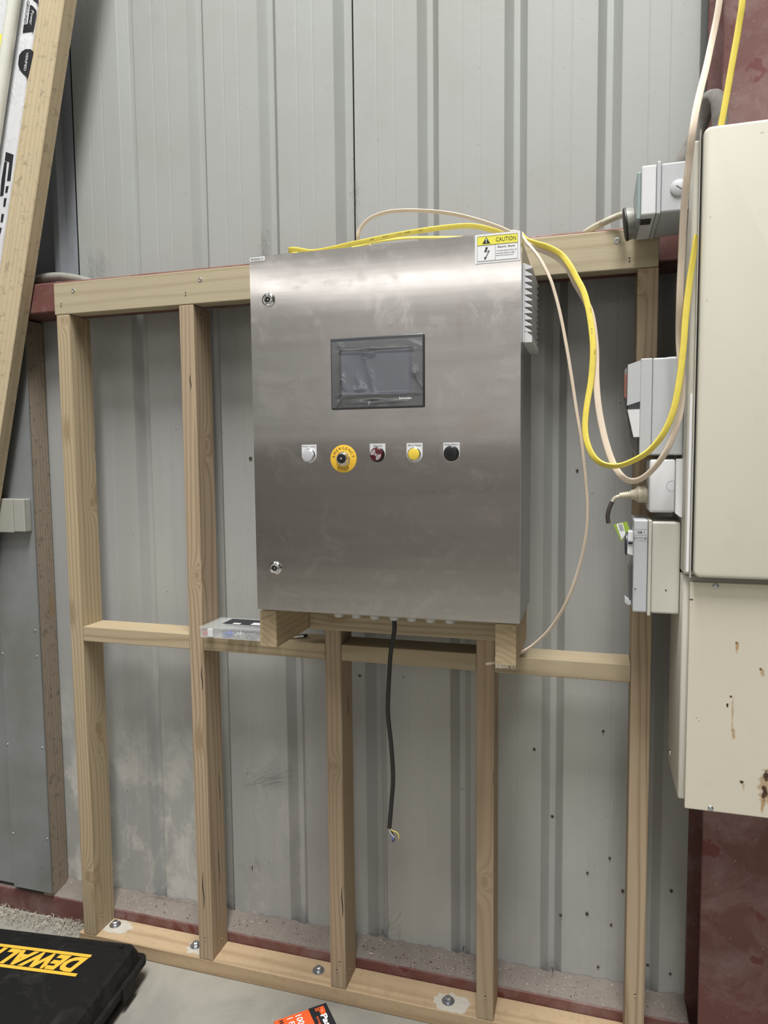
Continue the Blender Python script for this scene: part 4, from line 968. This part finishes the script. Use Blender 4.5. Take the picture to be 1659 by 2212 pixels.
obj('board', bm, W_lean, lb, local=True)
bd = thing('wrapped_bundle', 'white plastic wrapped bundle with black print behind the leaning plank', 'bundle', LROOT, (0, LA, 0))
bm = BM(); abox(bm, -.300, -.1215, .003, .060, .09, 3.35, .010, 3)
wr = obj('wrap', bm, M['wrap'], bd, local=True, smooth=True)
def pl(poly, name, mat, par, Y=.0022):
    bm = BM(); pts_ = [loc_(a, b, Y) for a, b in poly]; vs = [bm.verts.new((q.x, Y, q.z)) for q in pts_]; bm.faces.new(vs)
    ex = bmesh.ops.extrude_face_region(bm, geom=bm.faces[:]); bmesh.ops.translate(bm, verts=[v for v in ex['geom'] if isinstance(v, bmesh.types.BMVert)], vec=(0, .0006, 0))
    return obj(name, bm, mat, par, local=True)
pl([(65, 10), (71, 13), (79, 23), (71, 68), (49, 71), (51, 53), (59, 52), (60, 48)], 'black_print', M['ink'], wr)
pl([(71, 0), (83, -2), (83, 9), (78, 5)], 'black_print', M['ink'], wr)
pl([(55, 106), (66, 106), (72, 112), (60, 168), (50, 160), (42, 150), (39, 138), (41, 120), (47, 111)], 'black_print', M['ink'], wr)
pl([(12.5, 328), (29, 334), (22, 390), (15, 391), (20, 350), (10, 347)], 'black_print', M['ink'], wr)
pl([(9.5, 349), (15, 350), (7, 422), (0, 424), (3, 388)], 'black_print', M['ink'], wr)
for a, b in ((402, 416), (428, 446), (462, 480), (492, 505)):
    x = 18-(a-402)*.165; pl([(x-5, a), (x+.5, a), (x-2.5, b), (x-7, b)], 'black_print', M['ink'], wr)
def ltext(s_, px, py, h, mat, wd=None, Y=.0016, **k):
    q = loc_(px, py, Y); text_obj('lettering', s_, mat, wr, (q.x, Y, q.z), (0, 0, -1), (1, 0, 0), local=True, height=h, width=wd, **k)
ltext('GROUND', 57.5, 26, .0095, M['ink'], .062, bold=.01); ltext('Power', 68.5, 38, .0095, M['whitepr'], .040, shear=.3); ltext('VERIFIED', 56.5, 133, .0080, M['whitepr'], .050)
yl = pl([(0, 73), (8, 74), (2, 104), (0, 106)], 'yellow_label', M['ystick'], wr)
cpipe = thing('cream_pipe', 'smooth cream plastic pipe leaning at the upper left corner', 'pipe', LROOT, (0, LA, 0))
bm = BM(); acyl(bm, Vector((-.187, -.0195, .06)), Vector((-.183, -.0195, 3.3)), .0172, seg=28); obj('tube', bm, M['cream'], cpipe, local=True, smooth=True)

# ------------------------------------------------------------------ things on the nogs
og = thing('organiser_box', 'clear plastic compartment box with black label resting on the left middle nog', 'box', (.30, .02, 1.0245))
ox0, ox1, oy0, oy1, oz0, oz1 = .181, .415, -.030, .088, 1.0245, 1.0560
obj('tray', box(ox0, ox1, oy0, oy1, oz0, oz0+.003, .001), M['clear'], og)
bm = BM(); abox(bm, ox0, ox1, oy0, oy0+.0018, oz0+.003, oz1-.006); abox(bm, ox0, ox0+.0018, oy0, oy1, oz0+.003, oz1-.006); abox(bm, ox1-.0018, ox1, oy0, oy1, oz0+.003, oz1-.006); abox(bm, ox0, ox1, oy1-.0018, oy1, oz0+.003, oz1-.006)
obj('walls', bm, M['clear'], og)
for i in range(1, 7):
    x = ox0+(ox1-ox0)*i/7; obj('divider', box(x-.001, x+.001, oy0+.002, oy1-.002, oz0+.003, oz1-.008), M['clear'], og)
lid = obj('lid', box(ox0-.002, ox1+.002, oy0-.002, oy1+.002, oz1-.006, oz1, .002, 2), M['clear'], og)
bm = box(ox0+.045, ox1-.045, oy0+.045, oy1-.012, oz1, oz1+.0004); lb_ = obj('label', bm, M['ink'], lid)
bm = BM(); abox(bm, ox0+.075, ox0+.098, oy0+.048, oy0+.060, oz1+.0004, oz1+.0007); abox(bm, ox0+.13, ox0+.18, oy0+.05, oy0+.075, oz1+.0004, oz1+.0006); obj('white_patch', bm, M['white'], lb_)
obj('latch', box(ox0+.026, ox0+.043, oy0-.0045, oy0-.002, oz0+.004, oz1-.004, .001), M['white'], og)
for i, mt in ((0, 'pinkred'), (2, 'blue'), (3, 'greyplas'), (4, 'gprint')):
    x = ox0+(ox1-ox0)*i/7; rnd = random.Random(i); bm = BM()
    for q in range(26):
        a = Vector((x+.005+rnd.random()*.022, oy0+.005+rnd.random()*.02, oz0+.004+rnd.random()*.012)); d = Vector((rnd.uniform(-1, 1), rnd.uniform(-1, 1), rnd.uniform(-.5, .5))).normalized()*.005
        acyl(bm, a-d, a+d, .0022, seg=6)
    obj('connectors', bm, M[mt], og, kind='stuff')
p_ = onZ(640, 1374, 1.030)
kn_ = thing('folding_tool', 'small black and chrome folding tool lying on the nog behind the left support block', 'tool', (p_.x, p_.y, 1.024))
bm = BM(); sweep(bm, [Vector((p_.x-.03, p_.y-.012, 1.029)), Vector((p_.x, p_.y, 1.030)), Vector((p_.x+.028, p_.y+.014, 1.030))], .0045, .0045, seg=10); obj('handle', bm, M['black'], kn_, smooth=True)
bm = BM(); sweep(bm, [Vector((p_.x-.034, p_.y-.019, 1.0285)), Vector((p_.x-.004, p_.y-.008, 1.0285)), Vector((p_.x+.020, p_.y+.004, 1.029))], .0038, .003, seg=8); obj('blade', bm, M['chrome'], kn_, smooth=True)

# ------------------------------------------------------------------ toolbox
TR = math.radians(6.5)
tb = thing('tool_case', 'black plastic tool case with yellow lettering lying on the concrete at bottom left', 'tool case', (-.052, -.052, 0), (0, 0, TR))
bx0, bx1, by0, by1 = -.64, .045, -.52, -.004
def ringbox(bm, specs, mi=0, k=.022, seg=4):
    """stack of rounded rectangles: (z, inset)"""
    rings = []
    for z, ins in specs:
        x0, x1, y0, y1 = bx0+ins, bx1-ins, by0+ins, by1-ins; pts_ = []
        for cx, cy, a0 in ((x1-k, y1-k, 0), (x0+k, y1-k, PI/2), (x0+k, y0+k, PI), (x1-k, y0+k, 3*PI/2)):
            for i in range(seg+1):
                a = a0+PI/2*i/seg; pts_.append((cx+k*math.cos(a), cy+k*math.sin(a), z))
        rings.append([bm.verts.new(q) for q in pts_])
    n = len(rings[0])
    for a, b in zip(rings, rings[1:]):
        for i in range(n): bm.faces.new((a[i], a[(i+1) % n], b[(i+1) % n], b[i]))
    bm.faces.new(rings[0]); bm.faces.new(rings[-1]); return bm
bm = BM(); ringbox(bm, [(.0005, .030), (.004, .026), (.050, .014), (.052, .002), (.060, .002)]); obj('base', bm, M['case'], tb, local=True)
bm = BM(); ringbox(bm, [(.0605, .002), (.070, .002), (.073, .012), (.098, .020), (.112, .026), (.124, .046), (.130, .058)]); lidc = obj('lid', bm, M['case'], tb, local=True)
for i in range(9):  # ribs moulded along the back edge
    x = bx1-.075-i*.072
    bm = BM(); abox(bm, x-.026, x+.026, by1-.066, by1-.054, .126, .1318, .0015, 2); obj('rib', bm, M['case'], lidc, local=True)
for i in range(3):
    x = bx1-.12-i*.11
    bm = BM(); abox(bm, x-.035, x+.035, by1-.42, by1-.40, .127, .1315, .002, 2); obj('rib', bm, M['case'], lidc, local=True)
for yy in (-.12, -.30):
    bm = BM(); abox(bm, bx1-.004, bx1+.004, yy-.035, yy+.035, .030, .078, .003, 2); obj('hinge', bm, M['case'], lidc, local=True)
iv = (Matrix.Translation(tb.location) @ Matrix.Rotation(TR, 4, 'Z')).inverted()
TZ = .1306
def lp(px, py): q = iv @ onZ(px, py, TZ); return q.x, q.y
c1, c2 = lp(199, 2063), lp(163, 2110)     # right end of the logo band, back and front corner
yb, yf = c1[1], c2[1]; xb, xf = c1[0], c2[0]
def band(bm, y0, y1, xl=-.56):
    f = lambda y_: xb+(xf-xb)*(y_-yb)/(yf-yb)
    bm.faces.new([bm.verts.new((x, y_, TZ+.0006)) for x, y_ in ((xl, y0), (f(y0), y0), (f(y1), y1), (xl, y1))])
bm = BM(); hh = yb-yf; band(bm, yb-hh*.13, yb); band(bm, yf, yf+hh*.13)
obj('logo_stripe', bm, M['dewyel'], lidc, local=True)
q0 = (xb+xf)/2
text_obj('lettering', 'DEWALT', M['dewyel'], lidc, (q0-.004, (yb+yf)/2, TZ+.0006), (-1, 0, 0), (0, -1, 0), local=True, width=.300, height=hh*.70, bold=.05, shear=-.32 if False else .32, align='LEFT', spacing=1.02)
# ------------------------------------------------------------------ nail carton
a_ = onZ(591, 2205, .05); b_ = onZ(704, 2166, .05); e1 = (b_-a_).normalized(); ln_ = (b_-a_).length
ang = math.atan2(e1.y, e1.x)
nb = thing('nail_carton', 'orange and black cardboard fastener box on the concrete at the bottom edge', 'box', (a_.x, a_.y, 0), (0, 0, ang))
sp_ = .60*ln_
obj('carton', box(0, ln_, -.16, 0, .0005, .0495, .0015), M['orange'], nb, local=True)
obj('black_panel', box(ln_*.655, ln_+.0006, -.1605, .0005, .001, .0502, .0006), M['ink'], nb, local=True)
Z_ = .0503
def nt(s_, x, y_, h, mat, wd=None, **k): text_obj('lettering', s_, mat, nb, (x, y_, Z_+.0003), (0, -1, 0), (1, 0, 0), local=True, height=h, width=wd, align='LEFT', **k)
nt('P', ln_*.835, -.008, .026, M['whitepr'], .030, bold=.10, extr=.0002); nt('P', ln_*.84, -.008, .026, M['orange'], .028, bold=.07, extr=.0005)
bm = BM()
for i in range(3): abox(bm, ln_*.745+i*.006, ln_*.745+i*.006+.0022, -.020, -.006, Z_+.0006, Z_+.0009)
obj('comb_gaps', bm, M['ink'], nb, local=True)
nt('Paslode', ln_*.865, -.034, .017, M['whitepr'], .105, bold=.04); nt('impulse', ln_*.74, -.036, .009, M['orange'], .070, bold=.02)
nt('1000', ln_*.44, -.010, .017, M['whitepr'], .046, bold=.02); nt('1 FUEL', ln_*.28, -.010, .015, M['whitepr'], .060, bold=.02); nt('HARDENED', ln_*.12, -.008, .012, M['ink'], .085, bold=.03)
# ------------------------------------------------------------------ floor litter
bm = BM(); rnd = random.Random(21)
for i in range(520):
    q = onZ(rnd.uniform(-60, 185), 0+1938+rnd.uniform(0, 1)*26, 0)
    t = rnd.random(); x = -.86+t*.56; y_ = .080-.065*rnd.random()**1.5
    a0 = Vector((x, y_, .004+.012*rnd.random())); d = Vector((rnd.uniform(-1, 1), rnd.uniform(-1, 1), rnd.uniform(-.1, .9)))*.010
    sweep(bm, [a0-d*.5, a0+Vector((rnd.uniform(-.004, .004), rnd.uniform(-.004, .004), .004)), a0+d], .0011, .0003, seg=4, n=2, twist=[0, rnd.uniform(-1.5, 1.5), rnd.uniform(-2, 2)])
tag(obj('paper_shreds', bm, M['shaving']), 'pale shredded fluff piled along the red channel behind the tool case', 'debris', kind='stuff')
bm = BM(); c0 = onZ(150, 1972, .004)
for i in range(9):
    a = PI*(.1+.8*i/8); sweep(bm, [c0, c0+Vector((math.cos(a)*.012, -.002, .012+.004*math.sin(a))), c0+Vector((math.cos(a)*.022, -.004, .020+.012*math.sin(a)))], .0028, .0006, seg=5, n=3)
tag(obj('paper_scrap', bm, plain('white_paper', (.78, .75, .68), .8)), 'white frayed paper scrap standing up behind the tool case', 'debris')
bm = BM(); rnd = random.Random(31)
for i in range(380):
    x = rnd.uniform(-.05, 1.4); y_ = -rnd.random()**1.3*.5-.004; s = rnd.uniform(.0004, .0011)
    mt = Matrix.Translation((x, y_, s*.5)) @ Matrix.Rotation(rnd.uniform(0, 6), 4, 'Z') @ Matrix.Diagonal((s*rnd.uniform(.8, 2.6), s, s*.6, 1))
    bmesh.ops.create_icosphere(bm, subdivisions=1, radius=1, matrix=mt)
tag(obj('floor_grit', bm, plain('grit', (.42, .40, .35), .9, 0, .3, nscale=30)), 'fine pale grit scattered on the concrete', 'debris', kind='stuff')
